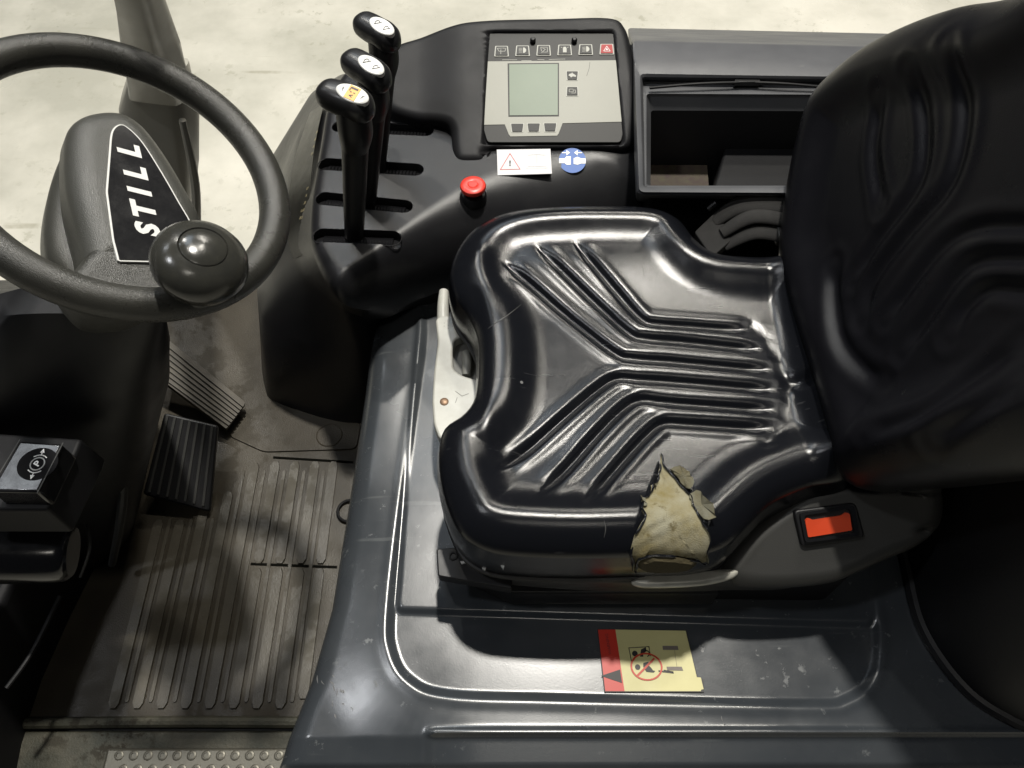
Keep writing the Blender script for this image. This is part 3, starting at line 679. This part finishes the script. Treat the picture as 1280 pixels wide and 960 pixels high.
# backrest
FBk = Frame((.362, .5, .0), (0, -1, 0), (.30, 0, .954))
bo_ = [(1048, 606), (1032, 560), (1010, 480), (985, 400), (970, 335), (975, 270), (987, 200), (1003, 140), (1025, 98), (1075, 52), (1130, 22), (1190, 0), (1270, -18), (1400, -25)]
o1 = [FBk.pix(*p) for p in bo_]
o2 = [FBk.pix(*p) for p in [(1500, 480), (1400, 545), (1280, 582), (1180, 597), (1110, 604)]]
top_v = .47
midu = (o1[5][0]+FBk.pix(1180, 597)[0])/2
print('backrest', np.round(o1, 3).tolist(), np.round(o2, 3).tolist())
pts_ = [p for p in o1 if p[1] < .42] + [(midu-.12, .47), (midu, .49), (midu+.12, .47)] + [p for p in o2 if p[1] < .42]
bout = resample(cat(pts_, 10), 420)
bg = [[(1046, 330), (1050, 380), (1062, 430), (1085, 462), (1110, 478)], [(1105, 120), (1095, 190), (1105, 260)], [(1150, 90), (1160, 160), (1150, 230), (1100, 300), (1070, 350)], [(1205, 60), (1210, 150), (1190, 230), (1140, 290), (1095, 350), (1080, 400)],
      [(1400, 285), (1280, 282), (1225, 285), (1185, 305), (1150, 345), (1110, 400)], [(1400, 322), (1280, 322), (1230, 325), (1200, 345), (1170, 385), (1130, 440)], [(1340, 372), (1280, 362), (1240, 362), (1210, 385), (1190, 420)], [(1280, 430), (1230, 470), (1170, 520), (1100, 545)], [(1300, 480), (1240, 520), (1180, 555)]]
bg = [cat([FBk.pix(*p) for p in g], 5, False) for g in bg]
def back_h(q, d):
    r = .045; dd = np.minimum(d, r); h = .045*np.sqrt(np.maximum(1-(1-dd/r)**2, 0)) - .03
    h += .006*np.exp(-((d-.05)/.025)**2) - .012*ss(.05, .11, d)
    for g in bg:
        e = pdist(q, g); t0 = np.minimum(np.hypot(*(q-g[0]).T), np.hypot(*(q-g[-1]).T)); h += ss(0, .03, t0)*(-.0042*np.exp(-(e/.008)**2) + .0015*np.exp(-((e-.016)/.008)**2))
    return h
m = M(); pillow(m, FBk, bout, back_h, 12, 90, er=.045, centre=(midu, .2), skirt=((.0, -.05), (-.01, -.075), (-.03, -.085)))
build('backrest', m, m_vinylb, seat, 80)

# pan, bracket, base
m = M(); fp = flat(-.135); pan = [(575, 688), (600, 722), (650, 732), (760, 739), (900, 738), (1010, 726), (1040, 640), (1040, 380), (660, 330), (625, 420), (618, 520), (585, 600)]
po = resample(cat([fp.pix(*p) for p in pan], 8), 160)
pillow(m, fp, po, lambda q, d: .035 + edge_round(.006)(q, d), 4, 6, er=.006, skirt=((0, .0), (-.004, -.01))); build('seat_pan', m, m_hip, seat, 50)
m = M(); fb_ = flat(-.198); prism(m, fb_, roundpoly(fb_.poly([(640, 745), (1040, 750), (1010, 400), (650, 400)]), .02), -.002, .075); build('suspension_base', m, m_void, seat)
m = M(); fk = flat(-.125); prism(m, fk, roundpoly(fk.poly([(546, 688), (578, 686), (590, 712), (640, 725), (640, 738), (548, 722)]), .003), -.012, .006); bev(build('rail_bracket', m, m_blk, seat), .0015)
m = M(); lathe(m, fk.w([fk.pix(567, 697)], .004)[0], (0, 0, 1), [(.0055, 0), (.0055, .0035), (.0035, .0035), (.003, .0015)], 14); build('bracket_bolt', m, m_void, seat)
m = M(); fk2 = flat(-.15); prism(m, fk2, fk2.poly([(546, 700), (640, 742), (900, 742), (900, 720), (600, 690)]), -.045, .0); bev(build('slide_rail', m, m_blk, seat), .003)
# hip cover with buckle
fh = Frame((0, P(1040, 660, -.07)[1], -.07), (1, 0, 0), (0, 1, .55))
ho = [(905, 700), (930, 668), (962, 640), (1005, 612), (1045, 598), (1110, 594), (1160, 592), (1180, 602), (1185, 632), (1178, 662), (1150, 686), (1112, 702), (1078, 718), (1040, 732), (980, 738), (930, 736), (905, 722)]
hout = resample(cat([fh.pix(*p) for p in ho], 8), 200)
m = M()
sm = cat([fh.pix(*p) for p in [(1128, 616), (1150, 619), (1184, 618)]], 5, False); notch = fh.pix(1158, 664)
def hip_h(q, d):
    h = edge_round(.02)(q, d) + .004
    h += -.005*np.exp(-(pdist(q, sm)/.0015)**2) - .010*np.exp(-((q[:, 0]-notch[0])/.010)**2-((q[:, 1]-notch[1])/.0045)**2)
    return h
pillow(m, fh, hout, hip_h, 10, 60, er=.02, centre=fh.pix(1060, 665), skirt=((0, -.03), (-.01, -.06))); hip = build('hip_cover', m, m_hip, seat, 60)
hb = [bvh(hip)]; p1, n1 = onto(hb, 1035, 655, 0)
fq = Frame(p1, (1, 0, 0), np.cross(n1, (1, 0, 0)))
def box_pix(fr, pts, r=.003): return roundpoly(fr.poly(pts), r, 4)
m = M(); a_ = box_pix(fq, [(989, 637), (1068, 627), (1080, 672), (1000, 684)], .006); prism(m, fq, a_, -.01, .006, .001); bk = bev(build('buckle_surround', m, m_blk, seat), .002)
m = M(); r0 = box_pix(fq, [(996, 640), (1063, 630), (1070, 668), (1003, 677)], .004); r1 = box_pix(fq, [(1001, 643), (1058, 635), (1064, 665), (1006, 673)], .004)
ringloft(m, [fq.w(ccw(r0), .004), fq.w(ccw(r0), .010), fq.w(ccw(r1), .010), fq.w(ccw(r1), .002)], False, False); build('buckle_rim', m, m_gloss, bk)
m = M(); prism(m, fq, box_pix(fq, [(1002, 650), (1006, 646), (1012, 649), (1048, 643), (1054, 639), (1059, 641), (1062, 662), (1006, 671)], .002), .002, .009, .0008); build('release_button', m, m_orange, bk)
# silver weight lever
fs = flat(-.088); m = M(); so_ = cat([fs.pix(*p) for p in [(790, 725), (808, 716), (850, 712), (900, 710), (924, 712), (915, 722), (880, 730), (830, 733), (800, 732)]], 6)
pillow(m, fs, so_, edge_round(.006), 5, 8, er=.006, skirt=((-.001, -.010),)); build('tilt_lever', m, m_silver, seat)
# torn foam, laid on the cushion surface
def drape(outline, objs, lift, wob=0., step=3.2):
    """triangulated patch over an outline given in photo pixels, resting on the surfaces hit"""
    o = resample(np.array(outline, float), int(np.hypot(*np.diff(np.vstack([outline, outline[:1]]), axis=0).T).sum()/step)); c = o.mean(0); pts = []; n = len(o)
    K = 9
    for k in range(K): pts.append(c+(o-c)*(1-k/K))
    pts.append(c[None]); pts = np.vstack(pts); V = []
    last = None
    for i, p in enumerate(pts):
        k = min(i//n, K)
        try: w_, nn = onto(objs, p[0], p[1], 0)
        except TypeError: w_, nn = last
        last = (w_, nn); V.append(w_ + nn*(lift*min(1, .25+k*.4) + wob*math.sin(p[0]*.31+p[1]*.17)*math.sin(p[1]*.23-p[0]*.11)*min(1, k/3)))
    f = []
    for k in range(K-1): f += [(k*n+i, k*n+(i+1) % n, (k+1)*n+(i+1) % n, (k+1)*n+i) for i in range(n)]
    f += [((K-1)*n+i, (K-1)*n+(i+1) % n, K*n) for i in range(n)]
    m = M(); m.add(V, f); return m
tear = [(826, 568), (830, 583), (836, 590), (846, 602), (858, 617), (864, 622), (870, 638), (878, 652), (886, 664), (888, 676), (883, 690), (884, 702), (877, 703), (874, 699), (862, 697), (845, 694), (825, 692), (810, 693), (797, 697), (795, 712), (791, 711), (792, 700), (787, 694), (789, 682), (793, 668), (800, 655), (806, 646), (801, 638), (803, 628), (801, 626), (808, 622), (814, 612), (813, 607), (821, 604), (822, 592), (825, 580)]
cbs = cb + [bvh(bpy.data.objects['seat_pan'])]
foam = build('exposed_foam', drape(tear, cbs, .0028, .0009), m_foam, seat, 60)
def flap(pts, h, mat_=m_torn):
    q = resample(np.array(pts, float), 22); q[:, :2] += rng.normal(0, .9, (22, 2)); pts = q.tolist()
    m = M(); V = []
    for px, py, l in pts:
        w_, nn = onto(cbs, px, py, .0035); V.append(w_+nn*l*h + np.array([0, 0, l*h*.5]))
    V = np.array(V); n = len(V); c = V.mean(0)
    m.add(np.vstack([V, c[None], V-[0, 0, .0018], c[None]-[0, 0, .0018]]), [(i, (i+1) % n, n) for i in range(n)] + [(n+1+(i+1) % n, n+1+i, 2*n+1) for i in range(n)] + [(i, n+1+i, n+1+(i+1) % n, (i+1) % n) for i in range(n)])
    return build('vinyl_flap', m, mat_, foam, 30)
pb_ = [bvh(bpy.data.objects['seat_pan']), bvh(bpy.data.objects['rail_bracket']), bvh(bpy.data.objects['slide_rail'])] + cb
for pts in ([(575, 702), (582, 701), (583, 704), (577, 705)], [(586, 703), (594, 705), (588, 707.5)], [(602, 707), (610, 706), (606, 713), (603, 711)], [(626, 707), (631, 705), (629, 712)]):
    g_ = np.mean([onto(pb_, *p, .0)[0] for p in pts], 0); fl = flat(g_[2]+.002); m = M(); prism(m, fl, fl.poly(pts), -.002, .0008); build('paint_fleck', m, m_wprint, seat, 0)
for seg, rad in ((tear[:15], .0009), (tear[15:24], .0012), (tear[24:], .0009)):      # torn, curled edge of the vinyl
    q_ = resample(np.array(seg, float), max(10, len(seg)*2), False); q_ += rng.normal(0, .35, q_.shape)
    pp = np.array([onto(cbs, *p, .003)[0] for p in q_]); rr_ = rad*(1+.5*rng.random(len(pp))); rr_[0] = rr_[-1] = .0004
    m = M(); tube(m, pp, rr_, 7, 2, .8); build('torn_vinyl_edge', m, m_vinyl, foam, 30)
flap([(837, 588, 0), (845, 585, .6), (853, 592, 1), (862, 600, 1), (868, 612, .8), (861, 615, .3), (856, 612, 0), (846, 600, 0)], .006)
flap([(862, 620, 0), (872, 620, .7), (878, 628, 1), (887, 634, 1), (890, 648, .7), (884, 651, .5), (878, 645, .2), (872, 640, 0)], .006)
flap([(816, 606, 0), (813, 608, .6), (815, 612, 1), (822, 605, .2)], .004); flap([(804, 624, 0), (800, 627, .8), (806, 636, 0)], .004)
m = drape([(797, 698), (812, 694), (845, 695), (872, 699), (868, 707), (850, 711), (815, 712), (798, 709)], cbs, .006, .0); build('tear_hollow_shade', m, mat('hollow_shade_foam', (.05, .04, .018), .95, grain=400, gstr=.9), foam, 0)  # dark patch laid on top; its colour paints the shade inside the hollow
# small scuffs in the vinyl
m_scuff = mat('vinyl_scuff', (.035, .035, .034), .5)
for pts, wd in (([(610, 411), (622, 402), (636, 393), (651, 381)], .0006), ([(755, 650), (757, 661), (755, 672)], .0007), ([(803, 331), (805, 346)], .0005), ([(700, 640), (716, 637)], .0004), ([(560, 395), (575, 402)], .0004)):
    pp = [onto(cb, *p, .0003)[0] for p in pts if True] if pts[0][0] > 575 else None
    if pp is not None: m = M(); tube(m, pp, [wd*.3]+[wd]*(len(pp)-2)+[wd*.3], 6, 3, .5); build('scuff_line', m, m_scuff, cush)
w_, nn = onto(cb, 652, 478, 0); m = M(); lathe(m, w_, nn, [(.0022, -.0004), (.002, .0003), (0, .0004)], 10); build('pale_spot', m, mat('spot', (.12, .12, .12), .6), cush)
# white height handle in front of the cushion
hd = thing('seat_slide_handle', 'ivory plastic grab handle with loop opening at the front of the seat', 'handle', P(560, 470, -.15))
fw = flat(-.115)
hp = roundpoly(fw.poly([(545, 404), (553, 399), (584, 402), (606, 408), (606, 424), (586, 424), (569, 429), (566, 442), (567, 466), (578, 474), (606, 482), (606, 500), (596, 514), (576, 534), (561, 552), (550, 553), (543, 535), (541, 508), (543, 470), (548, 432)]), .006)
m = M(); prism(m, fw, hp, -.014, .010); bev(build('handle_body', m, m_white, hd, 40), .003, 4)
m = M(); prism(m, fw, roundpoly(fw.poly([(566, 424), (592, 422), (596, 474), (566, 474)]), .003), -.012, -.006); build('handle_recess', m, mat('grey_recess', (.12, .12, .11), .5), hd)
m = M(); tube(m, [fw.w([fw.pix(554, 405)], .0)[0], fw.w([fw.pix(554, 385)], .004)[0], fw.w([fw.pix(555, 366)], .003)[0]], [.0088, .0082, .0068], 16, 6); build('handle_tip', m, m_white, hd)
m = M(); lathe(m, fw.w([fw.pix(556, 507)], .0095)[0], (0, 0, 1), [(.0058, 0), (.0058, .001), (.004, .002), (0, .0022)], 18); build('screw', m, m_screw, hd)
m = M(); tube(m, [fw.w([fw.pix(583, 440)], -.002)[0], fw.w([fw.pix(584, 455)], .001)[0], fw.w([fw.pix(583, 468)], -.002)[0]], [.006, .007, .006], 12, 4); build('trigger', m, mat('grey_trigger', (.22, .22, .20), .45), hd)
mg = mat('mark_grey', (.2, .2, .18), .6)
for pts in ([(570, 494), (578, 500), (586, 497)], [(570, 508), (572, 502)]):
    m = M(); line(m, fw, fw.poly(pts), .0008, .0098, .0103); build('embossed_mark', m, mg, hd, 0)
for a in [(556+i*5, 409+(i % 2)*3+j*4) for i in range(5) for j in range(2)]:
    m = M(); prism(m, fw, disc(fw, fw.pix(*a), .0006, 6), .0098, .0103); build('grip_dot', m, mg, hd, 0)

hood_b = [bvh(hood_o)]
for cx, cy, k in ((418, 862, 8), (404, 846, 4), (426, 880, 3), (905, 893, 2)):
    for j in range(k):
        a = random.uniform(-.6, .6) + 1.3; L_ = random.uniform(3, 11); x, y = cx+random.gauss(0, 7), cy+random.gauss(0, 9)
        if x < 640 + (cx-640) - 14 and cx < 450: x = cx
        try: pp = [onto(hood_b, x+t*math.cos(a)*L_+random.gauss(0, .5), y+t*math.sin(a)*L_, .0001)[0] for t in (0, .5, 1)]
        except TypeError: continue
        m = M(); tube(m, pp, [.0002, random.uniform(.0004, .0011), .0002], 5, 3, .4); build('scuff_mark', m, mat('scuff', (.12, .12, .12), .6) if 'scuff' not in bpy.data.materials else bpy.data.materials['scuff'], hood)
# ---- warning sticker on the hood
FH = F0; hood_b = [bvh(hood_o)]
p2, n2 = onto(hood_b, 812, 826, 0); print('hood sticker', p2, n2)
FK = Frame(p2+np.array([0, 0, .0022]), (1, 0, 0), np.cross(n2, (1, 0, 0)))
sk = thing('hazard_sticker', 'red and yellow hazard sticker with crossed out pictogram on the slate blue cover', 'sticker', p2)
yq = FK.poly([(769, 787), (857, 788.5), (871, 846.5), (876, 847), (879.5, 861.5), (876.5, 862), (876, 864), (780.5, 864)]); rq = FK.poly([(747.5, 787), (769.2, 787), (780.7, 864), (756.5, 864)])
m = M(); prism(m, FK, FK.poly([(746.5, 786), (858, 787.5), (872, 845), (880, 850), (880, 865.2), (755.5, 865.2)]), -.003, 0); build('black_backing', m, m_kprint, sk, 0)
m = M(); prism(m, FK, yq, 0, .0003); build('yellow_field', m, m_yel, sk, 0)
m = M(); prism(m, FK, rq, 0, .0004); build('red_band', m, m_sred, sk, 0)
h0, h1 = .0003, .0008; m = M()
line(m, FK, FK.poly([(789, 826), (786, 810), (811, 808.5), (813, 820)]), .0008, h0, h1)
prism(m, FK, disc(FK, FK.pix(793.5, 817), .0034, 16), h0, h1); prism(m, FK, FK.poly([(801, 812), (807, 809), (808, 814), (804, 817), (804, 821), (800, 821)]), h0, h1)
th = np.linspace(-1.2, 2.4, 8); c = FK.pix(808, 817); line(m, FK, [c+.0035*np.array([math.cos(q), math.sin(q)]) for q in th], .0012, h0, h1)
prism(m, FK, disc(FK, FK.pix(797, 834), .0033, 16), h0, h1); prism(m, FK, FK.poly([(804, 829), (811, 827), (810, 831), (814, 835), (816, 838), (819, 839), (817, 841), (808, 840), (804, 834)]), h0, h1)
line(m, FK, FK.poly([(824, 839), (841, 841)]), .0018, h0, h1); line(m, FK, FK.poly([(830, 838), (841, 840)]), .0012, h0, h1)
prism(m, FK, FK.poly([(751, 845), (775, 837), (777.5, 854)]), h0, h1)
build('pictogram', m, m_kprint, sk, 0)
m = M(); prism(m, FK, FK.poly([(828, 807.5), (847, 807.5), (848, 812.5), (828.5, 812.5)]), h0, h1); prism(m, FK, FK.poly([(833, 833.5), (852, 833.5), (854, 838.5), (834, 838)]), h0, h1); line(m, FK, FK.poly([(843, 813), (846, 833)]), .0003, h0, h1)
build('grey_block', m, mat('sticker_grey', (.17, .14, .12), .5), sk, 0)
m = M(); ft = Frame(FK.o, FK.v, -FK.u); c = FK.pix(760.5, 805)
text_mesh(m, 'WARNING', Frame(FK.o, FK.u, FK.v), c, .0052, math.radians(97), .0006); build('band_lettering', m, mat('dull_red_print', (.16, .01, .01), .5), sk, 0)
m = M(); c = FK.pix(808, 833.5); th = np.linspace(0, 2*math.pi, 40, endpoint=False); R_ = .0185
R_ = abs(FK.pix(828, 833)[0]-c[0]); ro, ri = c+R_*np.c_[np.cos(th), np.sin(th)]*[1, .84], c+(R_-.0022)*np.c_[np.cos(th), np.sin(th)]*[1, .84]
ringloft(m, [FK.w(ro, .0004), FK.w(ro, .0012), FK.w(ri, .0012), FK.w(ri, .0004)], False, False)
line(m, FK, FK.poly([(796.5, 845), (817, 824)]), .0024, .0008, .0011); build('prohibition_ring', m, mat('ring_red', (.52, .04, .01), .45), sk, 0)

# ---- seat belt stowed behind the cushion
belt = thing('seat_belt', 'dark grey belt webbing and stalk tucked between cushion and side tray', 'seat belt', P(930, 285, -.10))
fg = Frame((0, P(930, 285, -.05)[1], -.05), (1, 0, .15), (0, 1, .3))
m = M(); prism(m, fg, roundpoly(fg.poly([(868, 290), (897, 262), (915, 300), (890, 322)]), .004), -.02, .0); bev(build('belt_housing', m, m_web, belt), .003)
for k, (a, b_, c_) in enumerate((((893, 277), (928, 262), (990, 262)), ((902, 292), (940, 276), (992, 280)), ((906, 305), (945, 292), (994, 298)), ((900, 268), (935, 252), (985, 249)))):
    z_ = .004 + .006*(k % 2) - .002*k
    m = M(); tube(m, [fg.w([fg.pix(*a)], z_-.006)[0], fg.w([fg.pix(*b_)], z_+.004)[0], fg.w([fg.pix(*c_)], z_-.002)[0]], [.008, .0105, .010], 16, 8, .38, ref=fg.n); build('webbing_fold', m, m_web, belt)
m = M(); prism(m, fg, roundpoly(fg.poly([(962, 238), (1000, 238), (1000, 300), (972, 300)]), .004), -.02, .006); bev(build('belt_guide', m, m_hip, belt), .003)
m = M(); tube(m, [fg.w([fg.pix(884, 264)], .006)[0], fg.w([fg.pix(894, 258)], .010)[0]], .004, 10, 3); build('belt_pin', m, m_gloss, belt)

# ================================================================== STEERING
wc = np.array([-.3657, .570, .2645]); R = .1447
fwheel = Frame(wc, np.cross([0, 1, 0], [.5515, .029, .834]), (0, 1, 0))
if fwheel.n[2] < 0: fwheel = Frame(wc, -fwheel.u, fwheel.v)
swt = thing('steering_wheel', 'dark grey steering wheel with a black spinner knob on its rim', 'steering wheel', wc)
m = M(); th = np.linspace(0, 2*math.pi, 96, endpoint=False); tube(m, fwheel.w(np.c_[R*np.cos(th), R*np.sin(th)]), .0158, 22, 1, closed=True, ref=fwheel.n); build('rim', m, m_wheel, swt, 80)
# spoke web from the hub to the near part of the rim
m = M(); fsp = Frame(wc - fwheel.n*.004, fwheel.u, fwheel.v)
sp = roundpoly(fsp.poly([(92, 335), (120, 300), (190, 300), (208, 345), (240, 385), (190, 390), (120, 378), (60, 360)]), .012)
pillow(m, fsp, resample(sp, 120), edge_round(.012), 6, 10, er=.012, skirt=((0, -.02),)); build('spoke', m, m_wheel, swt, 60)
# spinner knob
kb = fwheel.w([fwheel.pix(240, 368)], .006)[0]
kn = np.array(P(246, 312, 0)); 
zk = .36
kc = P(246, 306, .352); kax = kc - kb; print('knob', kb, kc); kax = fwheel.n*.75 + np.array([0, 0, .25]); kax /= np.linalg.norm(kax)
kc = kb + kax*.052
m = M(); lathe(m, kb, kax, [(.018, -.012), (.0205, .004), (.019, .012), (.0165, .022), (.0165, .04)], 28); build('knob_mount', m, m_pod, swt)
m = M(); lathe(m, kb + kax*.018, kax, [(.014, .004), (.026, .006), (.0365, .012), (.0405, .020), (.0412, .026), (.0395, .034), (.034, .0415), (.026, .0460), (.0208, .0482), (.0200, .0466), (.0192, .0482), (.0175, .0492), (.014, .0505), (.009, .0518), (0, .0526)], 44); build('knob', m, m_wheel if False else mat('knob_plastic', (.026, .026, .023), .2, spec=.55, grain=500, gstr=.08, rvar=(50, .12), var=(60, (.04, .039, .032), .6)), swt, 30)

col = thing('steering_column', 'dark grey steering column with a pod badged in white capital letters', 'steering column', (-.5, .55, ZF))
# pod in the wheel centre
fpod = Frame(wc + fwheel.n*-.012, fwheel.u, fwheel.v)
po_ = cat([fpod.pix(*p) for p in [(82, 175), (90, 150), (115, 138), (150, 138), (180, 155), (208, 190), (235, 235), (254, 275), (250, 320), (205, 340), (150, 338), (112, 332), (98, 290), (84, 230)]], 8)
def pod_h(q, d):
    h = edge_round(.026)(q, d)*1.0; return h
fpt = Frame(fpod.o+fpod.n*.010, fpod.u, fpod.v)
m = M(); pillow(m, fpod, resample(po_, 200), lambda q, d: .010+edge_round(.024)(q, d), 10, 16, er=.024, centre=fpod.pix(165, 245), skirt=((.001, -.03), (-.004, -.06))); build('pod_cover', m, m_pod, col, 60)
bt = [(136, 190), (139, 165), (149, 156), (160, 160), (178, 178), (200, 212), (222, 250), (243, 290), (240, 326), (190, 328), (147, 327), (140, 300), (132, 240)]
bo2 = cat([fpt.pix(*p) for p in bt[:9]], 6, False); bo2 = np.vstack([bo2, [fpt.pix(*p) for p in bt[9:]]])
bo2 = resample(bo2, 120)
m = M(); prism(m, fpt, bo2, -.004, .0006); bw = build('badge_border', m, m_wprint, col, 0)
cc = fpt.pix(175, 250)
tg = np.roll(bo2, -1, 0)-np.roll(bo2, 1, 0); bo2c = ccw(bo2); tg = np.roll(bo2c, -1, 0)-np.roll(bo2c, 1, 0); nn = np.c_[tg[:, 1], -tg[:, 0]]; nn /= np.linalg.norm(nn, axis=1)[:, None]
m = M(); prism(m, fpt, bo2c-nn*.0016, -.002, .0014); build('badge_face', m, m_gloss, bw, 0)
a_, b_ = fpt.pix(186, 292), fpt.pix(161, 186); dv = b_-a_; ang = math.atan2(dv[1], dv[0])
for ch, px, py in (('S', 186, 290), ('T', 181, 266), ('I', 176, 243), ('L', 170.5, 219), ('L', 162.5, 191)):
    m = M(); text_mesh(m, ch, fpt, fpt.pix(px, py), .0270, ang, .0018, .0013, 1.06, .22); build('badge_letter', m, m_wprint, bw, 0)
# lower pod shell seen left of and behind the badge pod
fl_ = Frame(wc + fwheel.n*-.055, fwheel.u, fwheel.v)
sh = cat([fl_.pix(*p) for p in [(78, 185), (95, 165), (160, 160), (215, 200), (246, 262), (250, 330), (200, 370), (120, 370), (72, 330), (58, 290), (62, 235)]], 6)
m = M(); pillow(m, fl_, resample(sh, 120), lambda q, d: edge_round(.02)(q, d), 8, 8, er=.02, skirt=((0, -.04), (-.02, -.10))); build('pod_shell', m, m_pod, col, 60)
# column shroud down to the floor, with fold edges
def sec(pts, z): return resample(cat([P(x, y, z) for x, y in pts], 6), 96)
L = [sec([(-60, 385), (60, 352), (150, 335), (195, 350), (206, 385), (150, 392), (40, 392), (-60, 400)], .12),
     sec([(-90, 395), (50, 365), (150, 365), (200, 390), (210, 440), (160, 480), (30, 500), (-90, 500)], .02),
     sec([(-120, 380), (50, 350), (160, 380), (205, 430), (208, 490), (160, 560), (20, 575), (-120, 575)], -.12),
     sec([(-140, 400), (50, 370), (150, 400), (190, 470), (190, 560), (150, 640), (0, 660), (-140, 660)], -.28),
     sec([(-140, 420), (60, 400), (140, 430), (175, 500), (178, 600), (140, 700), (0, 730), (-140, 730)], ZF)]
m = M(); ringloft(m, L[::-1]); build('column_shroud', m, m_blk, col, 50)
m = M(); tube(m, [P(132, 405, .06), P(140, 470, -.04), P(152, 560, -.16), (P(152, 640, -.27)), P(140, 705, -.40)], [.004, .006, .007, .007, .006], 10); build('shroud_fold', m, m_hip, col)
m = M(); tube(m, [P(30, 372, .10), P(12, 430, .06), P(2, 500, .0), P(-6, 560, -.08)], [.006, .007, .006, .005], 10); build('shroud_edge', m, m_post, col)
# parking brake switch
sw = thing('parking_brake_switch', 'glossy black rocker switch with white circled parking symbol, below the steering wheel', 'switch', P(38, 585, -.02))
fsw = Frame(P(38, 585, .02), (1, 0, 0), (.35, 1, 0))
m = M(); rk = fsw.poly([(24, 550), (79, 554), (48, 616), (-14, 615)]); prism(m, fsw, rk, -.035, 0, .001); bev(build('rocker', m, m_gloss, sw), .003)
m = M(); fx = fsw
line(m, fx, fx.poly([(79, 554), (47, 616)]), .0012, .0, .0007); build('rocker_edge', m, m_hip, sw, 0); m = M(); line(m, fx, fx.poly([(25, 550), (-13, 613)]), .0014, 0, .0007); build('rocker_edge', m, m_hip, sw, 0)
m = M(); c = fx.pix(47, 580); prism(m, fx, disc(fx, c, .0215, 30, .0195), -.001, .00035); build('symbol_disc', m, mat('symbol_disc_matt', (.008, .008, .009), .8, spec=.08), sw, 0)
m_ps = mat('symbol_white', (.8, .8, .8), .8, spec=.1)
m = M(); th = np.linspace(0, 2*math.pi, 24, endpoint=False)
line(m, fx, [c+.0074*np.array([math.cos(q), math.sin(q)]) for q in th], .0012, 0, .0007, True)
aP = math.radians(-12)
text_mesh(m, 'P', fx, c, .0105, math.radians(62), .0006, .0003)
for s in (1, -1):
    d = np.array(fx.pix(54, 564))-np.array(fx.pix(40, 596)); d /= np.linalg.norm(d); nn = np.array([-d[1], d[0]])
    th2 = np.linspace(-.7, .7, 6); line(m, fx, [c + .0106*(d*s*math.cos(q)+nn*math.sin(q)) for q in th2], .0011, 0, .0006)
    line(m, fx, [c+d*s*.011, c+d*s*.015], .001, 0, .0006); prism(m, fx, [c+d*s*.0135+nn*.0024, c+d*s*.0185, c+d*s*.0135-nn*.0024], 0, .0006)
build('parking_symbol', m, m_ps, sw, 0)
m = M(); fxx = Frame(fsw.o-fsw.n*.03, fsw.u, fsw.v); prism(m, fxx, fxx.poly([(-60, 535), (105, 545), (100, 560), (60, 640), (-60, 640)]), -.06, -.002, .004); bev(build('switch_housing', m, m_void, sw), .004)
# lower lever boot
bt_ = thing('pedal_box_cover', 'smooth black rounded cover low at the left edge of the footwell', 'cover', P(50, 690, -.3))
m = M(); a, b = P(-60, 690, -.12), P(92, 690, -.15)
tube(m, [a, a*.5+b*.5, b*.9+a*.1, b], [.038, .038, .037, .030], 28, 5); build('rounded_drum', m, m_gloss, bt_)
m = M(); tube(m, [P(108, 655, -.16), P(112, 685, -.16), P(100, 722, -.17)], [.0018, .0022, .0018], 8); build('drum_edge', m, m_hip, bt_)

# ---- pedals
acc = thing('accelerator_pedal', 'long ribbed rubber accelerator pedal slanting out beside the column', 'pedal', P(260, 490, ZF))
fa = Frame(P(255, 490, ZF+.05), P(300, 520, ZF+.035)-P(215, 455, ZF+.08), (0, 1, .1))
m = M(); prism(m, fa, roundpoly(fa.poly([(190, 408), (307, 503), (283, 536), (185, 462)]), .003), -.012, 0); bev(build('pedal_plate', m, m_ped, acc), .002)
for k in range(7):
    t = (k+.6)/7.2; a = np.array([188, 410])*(1-t)+np.array([184, 462])*t; b = np.array([305, 505])*(1-t)+np.array([284, 533])*t
    m = M(); line(m, fa, [fa.pix(*a), fa.pix(*b)], .0045, 0, .0035); build('tread_rib', m, m_ped, acc, 0)
br = thing('brake_pedal', 'wide dark ribbed brake pedal beneath the steering column', 'pedal', P(225, 580, ZF))
fbq = Frame(P(225, 575, ZF+.06), (1, 0, -.1), (0, 1, .5))
m = M(); prism(m, fbq, roundpoly(fbq.poly([(205, 516), (272, 532), (262, 640), (178, 618)]), .006), -.012, 0); bev(build('pedal_plate', m, m_blk, br), .003)
for k in range(7):
    t = (k+.5)/7; a = np.array([205, 520])*(1-t)+np.array([270, 536])*t; b = np.array([182, 612])*(1-t)+np.array([260, 632])*t
    m = M(); line(m, fbq, [fbq.pix(*a), fbq.pix(*b)], .004, 0, .003); build('tread_rib', m, m_hip, br, 0)
